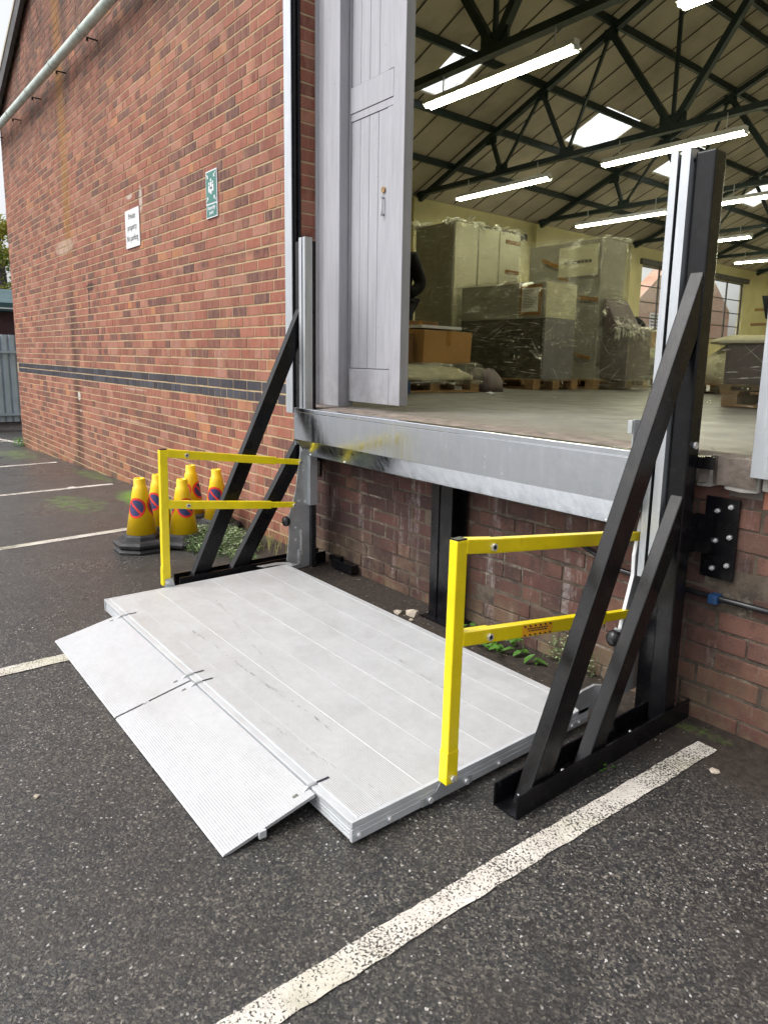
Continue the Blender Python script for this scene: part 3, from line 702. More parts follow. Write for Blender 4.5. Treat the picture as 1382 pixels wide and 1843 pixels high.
t0 = truss(); t0.parent = bld; t0.matrix_parent_inverse = Matrix.Translation(bld.location).inverted(); t0.location = (0, 4.1, 0)
for yy in (8.1, 12.25, 16.6, 20.8, 24.9):
    c = t0.copy(); C.objects.link(c); c.location = (0, yy, 0)
# conduit with blue clip
b = MB(); b.tube([(2.45, -.02, .56), (2.55, -.025, .53), (2.62, -.03, .505), (2.75, -.022, .498), (3.0, -.022, .498), (3.5, -.022, .505)], .011, 8); cdt = b.build('conduit', M['blackplastic'], bld)
b = MB(); b.box((2.995, -.045, .478), (3.03, .0, .512), bev=.006); b.build('clip', M['blueplastic'], cdt)

# ------------------------------------------------------------------ signs
def text(name, s_, size, mt, parent, pos, extr=.0006, align='CENTER', bold=0, xs=1.0, rot=(math.pi/2, 0, 0)):
    cu = bpy.data.curves.new(name, 'FONT'); cu.body = s_; cu.size = size; cu.align_x = align; cu.extrude = extr; cu.offset = bold
    o = bpy.data.objects.new(name, cu); C.objects.link(o); bpy.context.view_layer.update()
    me = bpy.data.meshes.new_from_object(o.evaluated_get(bpy.context.evaluated_depsgraph_get())); C.objects.unlink(o); bpy.data.objects.remove(o)
    me.transform(Matrix.Translation(pos) @ Matrix.Rotation(rot[2], 4, 'Z') @ Matrix.Rotation(rot[0], 4, 'X') @ Matrix.Diagonal((xs, 1, 1, 1)))
    me.materials.append(mt); ob = bpy.data.objects.new(name, me); C.objects.link(ob); adopt(ob, parent); return ob
s1 = thing('wall_sign', 'white sign reading Private property No parking on the brick wall', 'sign', (-2.83, -.01, 2.45))
b = MB(); b.box((-3.02, -.010, 2.29), (-2.635, -.003, 2.635), bev=.001); b.build('panel', M['white'], s1)
for i, s_ in enumerate(('Private', 'property', 'No parking')): text('lettering', s_, .080, M['greyink'], s1, (-2.828, -.0112, 2.548-.098*i), xs=.88, bold=-.0006)
s2 = thing('wall_sign', 'green and white Assembly point sign with people and arrows on the brick wall', 'sign', (-1.06, -.01, 2.5))
b = MB(); b.box((-1.157, -.010, 2.318), (-.963, -.003, 2.655), bev=.001); b.build('panel', M['white'], s2)
b = MB(); b.box((-1.147, -.0122, 2.425), (-.973, -.0102, 2.645)); b.build('pictogram_field', M['signgreen'], s2)
b = MB(); b.box((-1.147, -.0122, 2.328), (-.973, -.0102, 2.412)); b.build('text_field', M['signgreen'], s2)
text('lettering', 'Assembly', .039, M['white'], s2, (-1.06, -.0128, 2.377), bold=.0008, xs=.92); text('lettering', 'point', .039, M['white'], s2, (-1.06, -.0128, 2.343), bold=.0008, xs=.92)
b = MB()
for hx, hz in ((-1.06, 2.585), (-1.092, 2.562), (-1.028, 2.566), (-1.06, 2.548)):
    b.cyl((hx, -.0122, hz), (hx, -.0138, hz), .0105, 12, smooth=False); b.box((hx-.0135, -.0136, hz-.062), (hx+.0135, -.0123, hz-.014))
for cx_, cz_, sx, sz in ((-1.128, 2.622, 1, -1), (-.992, 2.622, -1, -1), (-1.128, 2.448, 1, 1), (-.992, 2.448, -1, 1)):
    b.prism([(cx_+sx*.022, cz_+sz*.022), (cx_+sx*.022, cz_-sz*.004), (cx_-sx*.004, cz_+sz*.022)], 'y', -.0136, -.0123)
    b.prism([(cx_-sx*.014, cz_-sz*.008), (cx_-sx*.008, cz_-sz*.014), (cx_+sx*.012, cz_+sz*.006), (cx_+sx*.006, cz_+sz*.012)], 'y', -.0137, -.0124)
b.build('pictogram', M['white'], s2)

# ------------------------------------------------------------------ the platform lift
lift = thing('platform_lift', 'loading dock platform lift with aluminium deck, yellow guard rails and black braced towers', 'platform lift', (1.695, -.9, .03))
PX0, PX1, PY0, PY1, PT, PB = .63, 2.762, -1.385, -.36, .092, .034
MIR = lambda x: PX0+PX1-x
dk = MB(); dk.box((PX0+.012, PY0+.022, PT-.03), (PX1-.012, PY1, PT)); deck = dk.build('deck', M['deck'], lift)
jn = MB(); yy = PY0+.105; k = 0
while yy < PY1-.02:
    jn.box((PX0+.014, yy-.0011, PT-.001), (PX1-.014, yy+.0011, PT+.0007)); yy += .148
jn.build('plank_joint', M['alu'], deck)
# long scuffs on the deck
scf = MB(); rg = random.Random(2)
def scuff(x0_, y0_, x1_, y1_, n, wd):
    for i in range(n):
        t_ = rg.random(); x = x0_+(x1_-x0_)*t_; y_ = y0_+(y1_-y0_)*t_+rg.uniform(-.004, .004)+.004*math.sin(t_*9); l_ = rg.uniform(.006, .03); w_ = rg.uniform(.0008, wd)
        scf.face([(x, y_, PT+.0009), (x+l_, y_+w_*.3, PT+.0009), (x+l_*.9, y_+w_, PT+.0009), (x-.002, y_+w_, PT+.0009)])
scuff(1.25, -1.20, 2.35, -1.175, 60, .0028); scuff(.95, -.95, 1.9, -1.12, 30, .0018); scuff(1.7, -.62, 2.5, -.7, 24, .0016); scuff(2.1, -1.33, 2.7, -1.25, 22, .0022)
scf.build('scuff', M['scuffgrey'], deck)
# side frames with grooves
for sx, xa in ((-1, PX0), (1, PX1)):
    b = MB(); o_ = sx
    def sb(a0, a1, z0_, z1_): b.box((xa+sx*a0, PY0, z0_), (xa-.012*sx*1.0+0*a1, PY1, z1_))
    b.box((xa, PY0, PT-.014), (xa-.0119*sx, PY1, PT+.0008), bev=.0015)
    b.box((xa-.003*sx, PY0, PT-.020), (xa-.0119*sx, PY1, PT-.0142))
    b.box((xa, PY0, PB), (xa-.0119*sx, PY1, PT-.0202), bev=.0015)
    b.box((xa+.0012*sx, PY0+.002, PB+.020), (xa-.002*sx, PY1-.002, PB+.023))
    sf = b.build('side_frame', M['alu'], lift)
    for yb_ in (PY0+.022, PY0+.125, PY0+.56, PY0+.80, PY0+.93, PY0+.97):
        q = MB(); q.cyl((xa, yb_, PB+.016), (xa+.006*sx, yb_, PB+.016), .008, 12); q.cyl((xa+.006*sx, yb_, PB+.016), (xa+.0075*sx, yb_, PB+.016), .0045, 6); q.build('bolt', M['bolt'], sf)
b = MB()
b.box((PX0+.0125, PY0, PT-.012), (PX1-.0125, PY0+.0215, PT-.001), bev=.002)
for i in range(4): b.box((PX0+.0125, PY0+.002+.001*i, PB+.0012+i*.0095), (PX1-.0125, PY0+.0215, PB+.0095+i*.0095-.0012), bev=.001)
b.box((PX0+.0125, PY0+.006, PB), (PX1-.0125, PY0+.0215, PT-.011)); b.build('front_beam', M['alu'], lift)
# bevelled lighter strip behind front edge
b = MB(); b.prism([(PY0+.0216, PT-.002), (PY0+.0216, PT-.0005), (PY0+.026, PT+.0012), (PY0+.030, PT+.0002)], 'x', PX0+.013, PX1-.013); b.build('hinge_cover', M['alu'], lift)
# underside and feet
b = MB(); b.box((PX0+.05, PY0+.08, gz(1)+.002), (PX0+.12, PY1-.05, PT-.031)); b.box((PX1-.12, PY0+.08, gz(1)+.002), (PX1-.05, PY1-.05, PT-.031)); b.build('runner', M['blacksteel'], lift)
# approach flaps
FZ = gz(1)+.003
for fa, fb in ((.872, 1.712), (1.723, 2.590)):
    f = MB(); y0_, y1_ = PY0-.282, PY0-.006
    f.prism([(y0_, FZ), (y0_+.004, FZ+.0045), (y1_, PT-.004), (y1_, PT-.014), (y0_+.02, FZ-.001)], 'x', fa, fb); fl = f.build('ramp_flap', M['flap'], lift)
    for xx in (fa+.035, fb-.035):
        q = MB(); q.prism([(y1_-.022, PT-.010), (y1_-.004, PT+.003), (y1_+.022, PT+.0045), (y1_+.028, PT+.002), (y1_, PT-.004)], 'x', xx-.0045, xx+.0045); q.build('hinge', M['zinc'], fl)
        q = MB(); q.box((xx-.0055, y1_+.029, PT+.0008), (xx+.003, y1_+.07, PT+.0016)); q.build('hinge_slot', M['ink'], fl)
        q = MB(); q.prism([(y1_-.075, PT-.0245), (y1_-.035, PT-.0112), (y1_-.035, PT-.0098), (y1_-.075, PT-.0231)], 'x', xx-.006, xx+.004); q.build('hinge_slot', M['greyink'], fl)
    q = MB(); q.bar((fa+.01, y1_, PT-.018), (fb-.01, y1_, PT-.018), .012, .012); q.build('hinge_rod', M['alu'], fl)
    q = MB(); q.box((fb-.003, y0_+.1, FZ+.008), (fb+.009, y0_+.12, FZ+.028)); q.build('tab', M['alu'], fl)

# guard rails
def rail(xc, s_, side):
    """s_ = outward x direction; measured heights differ a little left to right"""
    r = MB(); x0_ = xc
    py = -1.058
    r.bar((x0_, py-.008, .165), (x0_, py, .815), .032, .040, up=(0, 1, 0), bev=.004)
    post = r.build('guard_rail', M['yellow'], lift)
    q = MB(); q.bar((x0_, py-.010, .10), (x0_, py-.008, .20), .0345, .043, up=(0, 1, 0), bev=.003); q.build('post_foot', M['yellow'], post)
    q = MB(); q.box((x0_-.014, py-.018, .8155), (x0_+.014, py+.018, .819)); q.build('end_cap', M['blackplastic'], post)
    zt, ze, ye = .792, .69, (-.135 if side > 0 else -.262)
    zm, me_, ym = .525, (.408 if side > 0 else .44), (-.178 if side > 0 else -.302)
    for z0_, z1_, yend, big in ((zt, ze, ye, 1), (zm, me_, ym, 0)):
        q = MB(); q.bar((x0_, py+.015, z0_+.004), (x0_, py+.135, z0_-.012), .036, .042, bev=.004); st = q.build('rail_stub', M['yellow'], post)
        q = MB(); yk = py+.10; sl_ = (z1_-(z0_-.010))/(yend-yk)
        q.bar((x0_+.000, yk+.005, z0_-.010), (x0_, yk+(yend-yk)*.78, z0_-.010+sl_*(yend-yk)*.78), .028 if big else .028, .043, bev=.004)
        rl_ = q.build('rail', M['yellow'], post)
        q = MB(); q.bar((x0_, yk+(yend-yk)*.76, z0_-.010+sl_*(yend-yk)*.76), (x0_, yend+.012, z1_), .021, .031, bev=.003); q.build('inner_rail', M['yellow'], rl_)
        for yb_, zb_ in ((yk+.018, z0_-.012), (yend, z1_)):
            q = MB(); q.cyl((x0_-.026, yb_, zb_), (x0_+.026, yb_, zb_), .006, 10); q.cyl((x0_+.018, yb_, zb_), (x0_+.026, yb_, zb_), .0115, 6, smooth=False); q.cyl((x0_-.018, yb_, zb_), (x0_-.026, yb_, zb_), .0115, 6, smooth=False); q.build('bolt', M['bolt'], post)
        if side > 0 and not big:
            yc_ = -.72; zc_ = z0_-.010+sl_*(yc_-yk); q = MB()
            def pt(dy_, dz_): return (x0_+.0148, yc_+dy_, zc_+sl_*dy_+dz_)
            q.face([pt(-.072, -.018), pt(.072, -.018), pt(.072, .017), pt(-.072, .017)]); q.build('warning_label', M['orange'], post)
            q = MB()
            def st_(a, b_, c_, d_):
                f = q.face([(p[0]+.0006, p[1], p[2]) for p in (pt(*a), pt(*b_), pt(*c_), pt(*d_))])
            for i in range(6):
                a = -.066+i*.024; st_((a, .017), (a+.008, .017), (a+.013, .010), (a+.005, .010)); st_((a, -.012), (a+.008, -.012), (a+.013, -.018), (a+.005, -.018))
            for rz in (.003, -.004):
                a = -.05+ (.006 if rz < 0 else 0)
                while a < .042: l_ = random.uniform(.004, .012); st_((a, rz), (a+l_, rz), (a+l_, rz+.004), (a, rz+.004)); a += l_+.0025
            q.build('label_print', M['ink'], post)
    # bracket bolted on the deck side
    q = MB(); q.prism([(py-.09, PB+.004), (py+.11, PB+.004), (py+.11, PB+.03), (py+.05, PB+.034), (py+.03, PB+.06), (py+.018, .135), (py-.018, .135), (py-.022, PB+.05), (py-.035, PB+.032), (py-.09, PB+.028)], 'x', (PX1+.0015 if side > 0 else PX0-.0015), (PX1+.006 if side > 0 else PX0-.006))
    br = q.build('rail_bracket', M['zinc'], post)
    for dy_ in (-.06, .085):
        xx = PX1+.006 if side > 0 else PX0-.006
        q = MB(); q.cyl((xx, py+dy_, PB+.017), (xx+.007*side, py+dy_, PB+.017), .009, 12); q.build('bolt', M['bolt'], br)
    q = MB(); q.cyl((x0_-.024, py-.009, .118), (x0_+.024, py-.009, .118), .005, 10); q.cyl((x0_+.018, py-.009, .118), (x0_+.026, py-.009, .118), .010, 6, smooth=False); q.build('bolt', M['bolt'], post)
rail(2.787, 1, 1); rail(.606, -1, -1)

# towers
BR = ((-.916, -.821, -.1815, 1.59, 1.39), (-.638, -.560, -.1815, .866, .724))
BL = ((-.897, -.800, -.1815, 1.575, 1.375), (-.672, -.568, -.1815, .835, .660))
def tower(side):
    mx = (lambda x: x) if side > 0 else MIR
    tw = MB()
    tw.box((mx(2.885), -.18, gz(1)), (mx(2.95), -.11, 1.955), bev=.006)
    tw.box((mx(2.815), -.150, gz(1)), (mx(2.884), -.125, 1.95), bev=.002)
    mast = tw.build('mast', M['blacksteel'], lift)
    # guide rail: C section opening forward
    gr = MB(); xa, xb = 2.812, 2.878; zt = 1.968; zb = .56 if side > 0 else .44
    gr.box((mx(xa), -.2, zb), (mx(xa+.024), -.196, zt)); gr.box((mx(xb-.030), -.2, zb), (mx(xb), -.196, zt))
    gr.box((mx(xa), -.196, zb), (mx(xa+.004), -.1505, zt)); gr.box((mx(xb-.004), -.196, zb), (mx(xb), -.1505, zt)); 
    g_ = gr.build('guide_rail', M['galv'], mast)
    q = MB(); q.box((mx(xa+.0045), -.153, zb), (mx(xb-.0045), -.1503, zt-.003)); q.build('rail_web', M['blacksteel'], g_)
    q = MB(); q.cyl((mx(xb), -.175, zt-.035), (mx(xb)+.0015, -.175, zt-.035), .006, 10); q.build('bolt_hole', M['ink'], g_)
    # base channel
    bc = MB(); x0_, x1_ = 2.868, 2.958
    z_ = gz(1)
    bc.box((mx(x0_), -.96, z_), (mx(x1_), -.02, z_+.006)); bc.box((mx(x0_), -.96, z_+.006), (mx(x0_+.006), -.02, z_+.072)); bc.box((mx(x1_-.006), -.96, z_+.006), (mx(x1_), -.02, z_+.072))
    ch = bc.build('base_channel', M['blacksteel'], lift)
    for yb_ in (-.90, -.70, -.33):
        q = MB(); q.cyl((mx(2.913), yb_, z_+.006), (mx(2.913), yb_, z_+.012), .014, 6, smooth=False); q.cyl((mx(2.913), yb_, z_+.012), (mx(2.913), yb_, z_+.022), .009, 6, smooth=False); q.cyl((mx(2.913), yb_, z_+.022), (mx(2.913), yb_, z_+.034), .005, 8); q.build('anchor_bolt', M['bolt'], ch)
    # braces: box sections with mitred top
    for (yb0, yb1, yt, zt_, zt2) in (BR if side > 0 else BL):
        q = MB(); q.prism([(yb0, z_+.006), (yb1, z_+.006), (yt, zt2), (yt, zt_)], 'x', mx(2.900), mx(2.947), bev=.004); q.build('brace', M['blacksteel'], lift)
    q = MB()
    xx = mx(2.905)+.0*side
    q.cyl((mx(2.9495), -.145, 1.035), (mx(2.959), -.145, 1.035), .012, 14); q.build('bolt', M['bolt'], mast)
    # wall bracket
    q = MB(); q.box((mx(2.93), -.109, .955), (mx(2.965), -.03, .995)); q.box((mx(2.966), -.10, .955), (mx(3.0), -.092, .998)); q.build('stay', M['blacksteel'], mast)
    q = MB(); q.box((mx(2.945), -.016, .565), (mx(3.062), -.006, .852), bev=.001); pl = q.build('anchor_plate', M['blacksteel'], lift)
    q = MB(); q.box((mx(2.93), -.108, .655), (mx(2.94), -.05, .79)); q.box((mx(2.93), -.049, .655), (mx(2.99), -.040, .79)); q.box((mx(2.98), -.0395, .655), (mx(2.99), -.0165, .79)); q.build('arm', M['blacksteel'], pl)
    for bx, bz in ((3.035, .825), (2.99, .805), (3.04, .72), (2.992, .70), (3.04, .62), (2.99, .60)):
        q = MB(); q.cyl((mx(bx), -.016, bz), (mx(bx), -.024, bz), .009, 6, smooth=False); q.cyl((mx(bx), -.024, bz), (mx(bx), -.034, bz), .004, 8); q.build('bolt', M['bolt'], pl)
tower(1); tower(-1)
# carriages that ride in the guide rails
def carriage(xc, prof, side):
    q = MB(); q.prism(prof, 'x', xc, xc+.006, bev=.001); cr = q.build('carriage', M['zinc'], lift)
    return cr
L_ = [(-.345, .105), (-.331, .235), (-.326, .386), (-.284, .515), (-.277, .564), (-.249, .754), (-.17, .754), (-.17, .45), (-.19, .05), (-.292, .04)]
cL = carriage(.600, L_, -1)
R_ = [(-.262, .10), (-.250, .233), (-.244, .347), (-.221, .436), (-.184, .553), (-.187, .626), (-.159, .754), (-.132, .811), (-.08, .811), (-.08, .1)]
cR = carriage(2.785, R_, 1)
q = MB(); q.prism([(p[0]-.0015, p[1]) for p in R_[:8]]+[(p[0]+.004, p[1]) for p in R_[:8][::-1]], 'x', 2.779, 2.792); q.build('flange', M['white'], cR)
for cr, x_, yc_, zc_ in ((cL, .603, -.335, .345), (cR, 2.788, -.262, .335)):
    q = MB(); q.lathe([(.004, -.0), (.020, .002), (.029, .012), (.031, .022), (.026, .034), (.012, .042), (.003, .044)], n=20)
    o = q.build('roller', M['blackplastic'], None); o.data.transform(Matrix.Translation((x_, yc_, zc_)) @ Matrix.Rotation(math.pi/2, 4, 'X') @ Matrix.Translation((0, 0, -.008))); adopt(o, cr)
    q = MB(); q.box((x_-.012, yc_+.002, zc_-.034), (x_+.012, yc_+.0075, zc_+.034), bev=.002); q.build('roller_plate', M['zinc'], cr)
for (yy, zz) in ((-.235, .665), (-.232, .64), (-.262, .46), (-.285, .30), (-.285, .225), (-.22, .45)):
    q = MB(); q.cyl((.606, yy, zz), (.6075, yy, zz), .007, 10); q.build('hole', M['white'], cL)
q = MB(); q.box((.6065, -.252, .13), (.612, -.243, .28)); q.bar((.609, -.30, .07), (.609, -.255, .075), .006, .006); q.bar((.609, -.262, .075), (.609, -.262, .16), .010, .014, up=(0, 1, 0)); q.build('latch', M['bolt'], cL)
# left outer slide cover and chain
q = MB(); q.box((.590, -.204, .43), (.640, -.200, .98)); q.box((.636, -.2, .43), (.640, -.155, .98)); q.build('slide_cover', M['galv'], cL)
q = MB(); q.box((.600, -.19, .05), (.632, -.160, .43)); ch_ = q.build('cable_chain', M['rubber'], cL)
q = MB(); zz = .06
while zz < .42: q.box((.630, -.192, zz), (.637, -.160, zz+.008)); zz += .0155
q.build('chain_link', M['blackplastic'], ch_)
q = MB(); q.bar((.66, -.045, .06), (.87, -.04, .06), .05, .05); q.bar((.64, -.05, .09), (.74, -.045, .095), .03, .03); q.build('foot_beam', M['blacksteel'], lift)
# hooks at the rear deck corners
hk = [(-.36, .094), (-.36, .10), (-.40, .125), (-.44, .138), (-.475, .138), (-.50, .128), (-.47, .124), (-.435, .118), (-.42, .104), (-.43, .086)]
q = MB(); q.prism([(-.235, .075), (-.25, .14), (-.33, .165), (-.40, .163), (-.46, .150), (-.50, .138), (-.462, .128), (-.42, .098), (-.42, .075)], 'x', 2.752, 2.762, bev=.0015); q.build('hook', M['zinc'], lift)
q = MB(); q.prism([(PX0+.002, -.36), (PX0-.012, -.42), (PX0-.015, -.50), (PX0-.055, -.525), (PX0-.05, -.47), (PX0-.052, -.40), (PX0-.02, -.34), (PX0+.06, -.33), (PX0+.06, -.358)], 'z', PT+.001, PT+.006, bev=.001); q.build('hook', M['zinc'], lift)
# middle I-beam post
q = MB(); z_ = gz(1); q.box((1.63, -.125, z_+.01), (1.775, -.117, .80)); q.box((1.63, -.03, z_+.01), (1.775, -.022, .80)); q.box((1.698, -.117, z_+.01), (1.706, -.03, .80)); q.box((1.672, -.131, z_+.01), (1.69, -.125, .80)); q.box((1.60, -.15, z_), (1.82, -.01, z_+.01)); q.build('centre_post', M['blacksteel'], lift)
# apron
AX0, AX1, AY = .577, 2.808, -.275
q = MB()
q.box((AX0, AY, .985), (AX1, -.222, 1.009), bev=.003)
q.box((AX0, AY, .825), (AX1, AY+.006, .9845), bev=.001)
for a_, b_ in (((AX0, AX1), (AX0+.045, AX1-.07)),):
    v = [q.bm.verts.new(p) for p in ((AX0, AY+.0005, .8245), (AX1, AY+.0005, .8245), (AX1-.085, AY+.055, .733), (AX0+.06, AY+.055, .733), (AX0, AY+.0055, .8245), (AX1, AY+.0055, .8245), (AX1-.085, AY+.061, .736), (AX0+.06, AY+.061, .736))]
    for f in ((0, 1, 2, 3), (7, 6, 5, 4), (0, 4, 5, 1), (1, 5, 6, 2), (2, 6, 7, 3), (3, 7, 4, 0)): q.bm.faces.new([v[i] for i in f])
q.box((AX1-.005, AY+.0065, .79), (AX1, -.18, .9845)); q.box((AX0, AY+.0065, .79), (AX0+.005, -.18, .9845))
ap = q.build('apron', M['galv_apron'], lift)
for xx in (AX0+.10, AX0+.45, AX1-.12):
    q = MB(); q.cyl((xx, AY+.052, .742), (xx, AY+.046, .738), .005, 10); q.build('rivet', M['bolt'], ap)
q = MB(); q.box((AX0+.02, AY+.03, .95), (AX1-.02, -.03, .9845)); q.bar((AX0+.1, -.06, .80), (AX1-.1, -.06, .80), .06, .05); q.build('apron_beam', M['blacksteel'], ap)
# right stop at the end of the apron
q = MB(); q.box((2.788, -.262, .985), (2.793, -.17, 1.112), bev=.001); q.box((2.772, -.268, 1.065), (2.790, -.2625, 1.110), bev=.002); q.build('stop', M['zinc'], ap)

# ------------------------------------------------------------------ traffic cones
def cone(stack):
    r = thing('traffic_cone', '', 'traffic cone', (0, 0, 0), 'yellow no waiting cones by the wall')
    zb = 0
    for i in range(stack):
        q = MB(); s_ = .15; pts = []
        def ring(sz, z, rot=0, n=8):
            out = []
            for k_ in range(n):
                a = rot+math.pi/8+2*math.pi*k_/n; out.append((sz*math.cos(a)*1.08, sz*math.sin(a)*1.08, z))
            return out
        R = [ring(.165, zb), ring(.168, zb+.018), ring(.155, zb+.034), ring(.12, zb+.040), ring(.112, zb+.062), ring(.098, zb+.072)]
        V = [[q.bm.verts.new(p) for p in rg_] for rg_ in R]
        for A_, B_ in zip(V, V[1:]):
            for k_ in range(8): q.bm.faces.new((A_[k_], A_[(k_+1) % 8], B_[(k_+1) % 8], B_[k_]))
        q.bm.faces.new(V[0][::-1]); q.bm.faces.new(V[-1]); q.build('base', M['rubber'], r); zb += .045
    q = MB(); z0 = zb+.02; H = .375
    rz = lambda z: .098-.064*(z-z0)/H
    q.lathe([(rz(z0), z0), (rz(z0+.28), z0+.28), (rz(z0+.305), z0+.305), (.045, z0+.307), (.044, z0+.315), (.038, z0+.32), (.036, z0+.368), (.032, z0+.375), (.022, z0+.372), (.020, z0+.34)], n=28); q.build('cone_body', M['cone_yellow'], r)
    for ang in (0, 2.094, 4.189):
        def on(u, v, off):    # disc coordinates wrapped on the cone
            z = z0+.185+v; rr_ = rz(z)+off; a = ang+u/rr_; return (rr_*math.cos(a), rr_*math.sin(a), z)
        def disc(rad_, off, inner=0, n=28):
            q_ = MB()
            for ri in range(4):
                ra, rb_ = inner+(rad_-inner)*ri/4, inner+(rad_-inner)*(ri+1)/4
                for k_ in range(n):
                    a0, a1 = 2*math.pi*k_/n, 2*math.pi*(k_+1)/n
                    pp = [on(rb_*math.cos(a0), rb_*math.sin(a0), off), on(rb_*math.cos(a1), rb_*math.sin(a1), off), on(ra*math.cos(a1), ra*math.sin(a1), off)]
                    if ra > 1e-6: pp.append(on(ra*math.cos(a0), ra*math.sin(a0), off))
                    q_.face(pp)
            return q_
        rd = disc(.066, .0012, .052)
        for k_ in range(8):
            t0_, t1_ = -.054+.0135*k_, -.054+.0135*(k_+1)
            c45 = math.sqrt(.5); w_ = .0065
            rd.face([on((t0_)*c45-w_*c45, -t0_*c45-w_*c45, .0014), on(t1_*c45-w_*c45, -t1_*c45-w_*c45, .0014), on(t1_*c45+w_*c45, -t1_*c45+w_*c45, .0014), on(t0_*c45+w_*c45, -t0_*c45+w_*c45, .0014)])
        m1 = rd.build('no_waiting_ring', M['signred'], r)
        disc(.0525, .0009).build('no_waiting_disc', M['signblue'], m1)
    return r
cn2 = cone(2)
cn2['label'] = 'yellow no waiting cone on a double black base, nearest and leftmost of the cones'
cn2.location = (-.47, -.825, gz(-.5)); cn2.rotation_euler = (0, 0, -.8)
cn1 = cone(1); cn1['label'] = 'yellow no waiting cone in front, its base in leafy weeds'; cn1.location = (-.42, -.56, gz(-.4)+.02); cn1.rotation_euler = (0, 0, -.05)
dup(cn1, (-.86, -.57, gz(-.9)), -.9, 'yellow no waiting cone half hidden behind the rail post')
dup(cn1, (-.98, -.27, gz(-1)+.03), .73, 'yellow no waiting cone standing highest, close to the brick wall')
dup(cn1, (-.72, -.18, gz(-.7)+.02), -.75, 'yellow no waiting cone at the right, between wall and black brace')

# ------------------------------------------------------------------ weeds and litter
def weed(name, label, x0_, x1_, y0_, y1_, n, lsz, hmax, mats, cat='weeds', tips=.0, z_=None):
    m_ = MB(); m_.keepn = True
    for i in range(n):
        x = random.uniform(x0_, x1_); y_ = random.uniform(y0_, y1_); fx = (x-(x0_+x1_)/2)/((x1_-x0_)/2); fy = (y_-(y0_+y1_)/2)/((y1_-y0_)/2)
        if fx*fx+fy*fy > 1: continue
        h_ = hmax*(1-.6*(fx*fx+fy*fy))*random.random(); zb = gz(x) if z_ is None else z_
        leaf(m_, (x, y_, zb+h_), (random.uniform(-1, 1), random.uniform(-1, 1), random.uniform(-.1, .7)), lsz*random.uniform(.6, 1.3), lsz*random.uniform(.35, .6), droop=.35, mi=1 if random.random() < tips else 0)
    for i in range(n//14):
        x = random.uniform(x0_, x1_); y_ = random.uniform(y0_, y1_); m_.tube([(x, y_, gz(x)), (x+random.uniform(-.02, .02), y_+random.uniform(-.02, .02), gz(x)+hmax*.8)], .0008, 4)
    o = m_.build(name, mats); return tag(o, label, cat)
weed('weed_clump', 'mat of small leafed chickweed sprawling around the cone bases', -.72, .12, -.62, -.12, 3000, .022, .12, [M['weed_dark'], M['weedtip']], tips=.28)
weed('weed_clump', 'bushy chickweed in front of the cones beside the black brace', -.42, -.12, -.62, -.40, 900, .02, .12, [M['weed_dark'], M['weedtip']], tips=.25)
weed('weed_clump', 'small tuft of chickweed between the two left braces', .10, .30, -.50, -.34, 420, .018, .06, [M['weed_dark'], M['weedtip']], tips=.3)
weed('weed_clump', 'broad leafed green weed growing against the dock wall behind the right rail', 2.02, 2.34, -.20, -.06, 34, .06, .09, [M['leaf'], M['leaf']])
weed('weed_clump', 'low broad leafed weed beside the centre post', 1.84, 1.98, -.17, -.07, 16, .05, .07, [M['leaf'], M['leaf']])
weed('weed_clump', 'mossy creeping weed climbing the bottom bricks behind the brace', 2.30, 2.56, -.05, -.005, 260, .016, .16, [M['weed_dark'], M['weedtip']], tips=.3)
weed('weed_clump', 'little green weed at the far corner of the brick wall', -8.75, -8.4, -.12, .05, 120, .05, .16, [M['leaf'], M['leaf']])
weed('weed_clump', 'tiny seedling beside the right base channel', 2.945, 2.985, -.56, -.53, 6, .018, .02, [M['leaf'], M['leaf']])
m_ = MB(); m_.keepn = True
for i in range(60):
    x = random.uniform(-.12, .35); y_ = random.uniform(-.22, -.03); l_ = random.uniform(.08, .22); a = random.uniform(-.6, 2.6)
    p = Vector((x, y_, gz(x))); q_ = p+Vector((math.cos(a)*l_*.6, math.sin(a)*l_*.3-.02, l_*.7)); 
    m_.face([p, p+Vector((.004, 0, 0)), (p+q_)/2+Vector((.003, 0, .02)), q_, (p+q_)/2+Vector((-.001, 0, .02))])
tag(m_.build('grass_tuft', M['grassm']), 'straw coloured grass tuft at the wall foot by the left braces', 'grass tuft')
def pebble(x, y_, s_, mt, name, label, cat, flat=.5, z=None):
    q = MB(); bmesh.ops.create_icosphere(q.bm, subdivisions=1, radius=1)
    for v in q.bm.verts: v.co = Vector((v.co.x*s_*random.uniform(.6, 1.25)+x, v.co.y*s_*random.uniform(.6, 1.1)+y_, v.co.z*s_*flat*random.uniform(.8, 1.1)+(gz(x) if z is None else z)+s_*flat*.5))
    tag(q.build(name, mt), label, cat)
pebble(1.02, -.30, .05, M['stone'], 'stone_chip', 'flat pale stone chip behind the deck by the dock wall', 'stone', .25)
pebble(1.56, -.17, .045, M['stone'], 'stone_chip', 'largest pale brick chip left of the centre post foot', 'stone', .5)
pebble(1.50, -.22, .026, M['stone'], 'stone_chip', 'small pale chip in front of the centre post foot', 'stone', .5)
pebble(1.62, -.23, .014, M['stone'], 'stone_chip', 'tiny beige chip right beside the centre post foot', 'stone', .7)
pebble(2.03, -1.98, .010, M['stone'], 'pebble', 'beige pebble lying alone on the open asphalt', 'pebble', .7)
pebble(2.945, -.30, .014, M['stone'], 'pebble', 'pale pebble next to the right base channel', 'pebble', .6)
pebble(3.19, -.28, .018, M['stone'], 'pebble', 'pale pebble at the right of the white line', 'pebble', .3)
pebble(-3.35, -.55, .05, M['paperwhite'], 'litter', 'white scrap of litter between the far bay lines', 'litter', .08)
m_ = MB(); rg = random.Random(21)
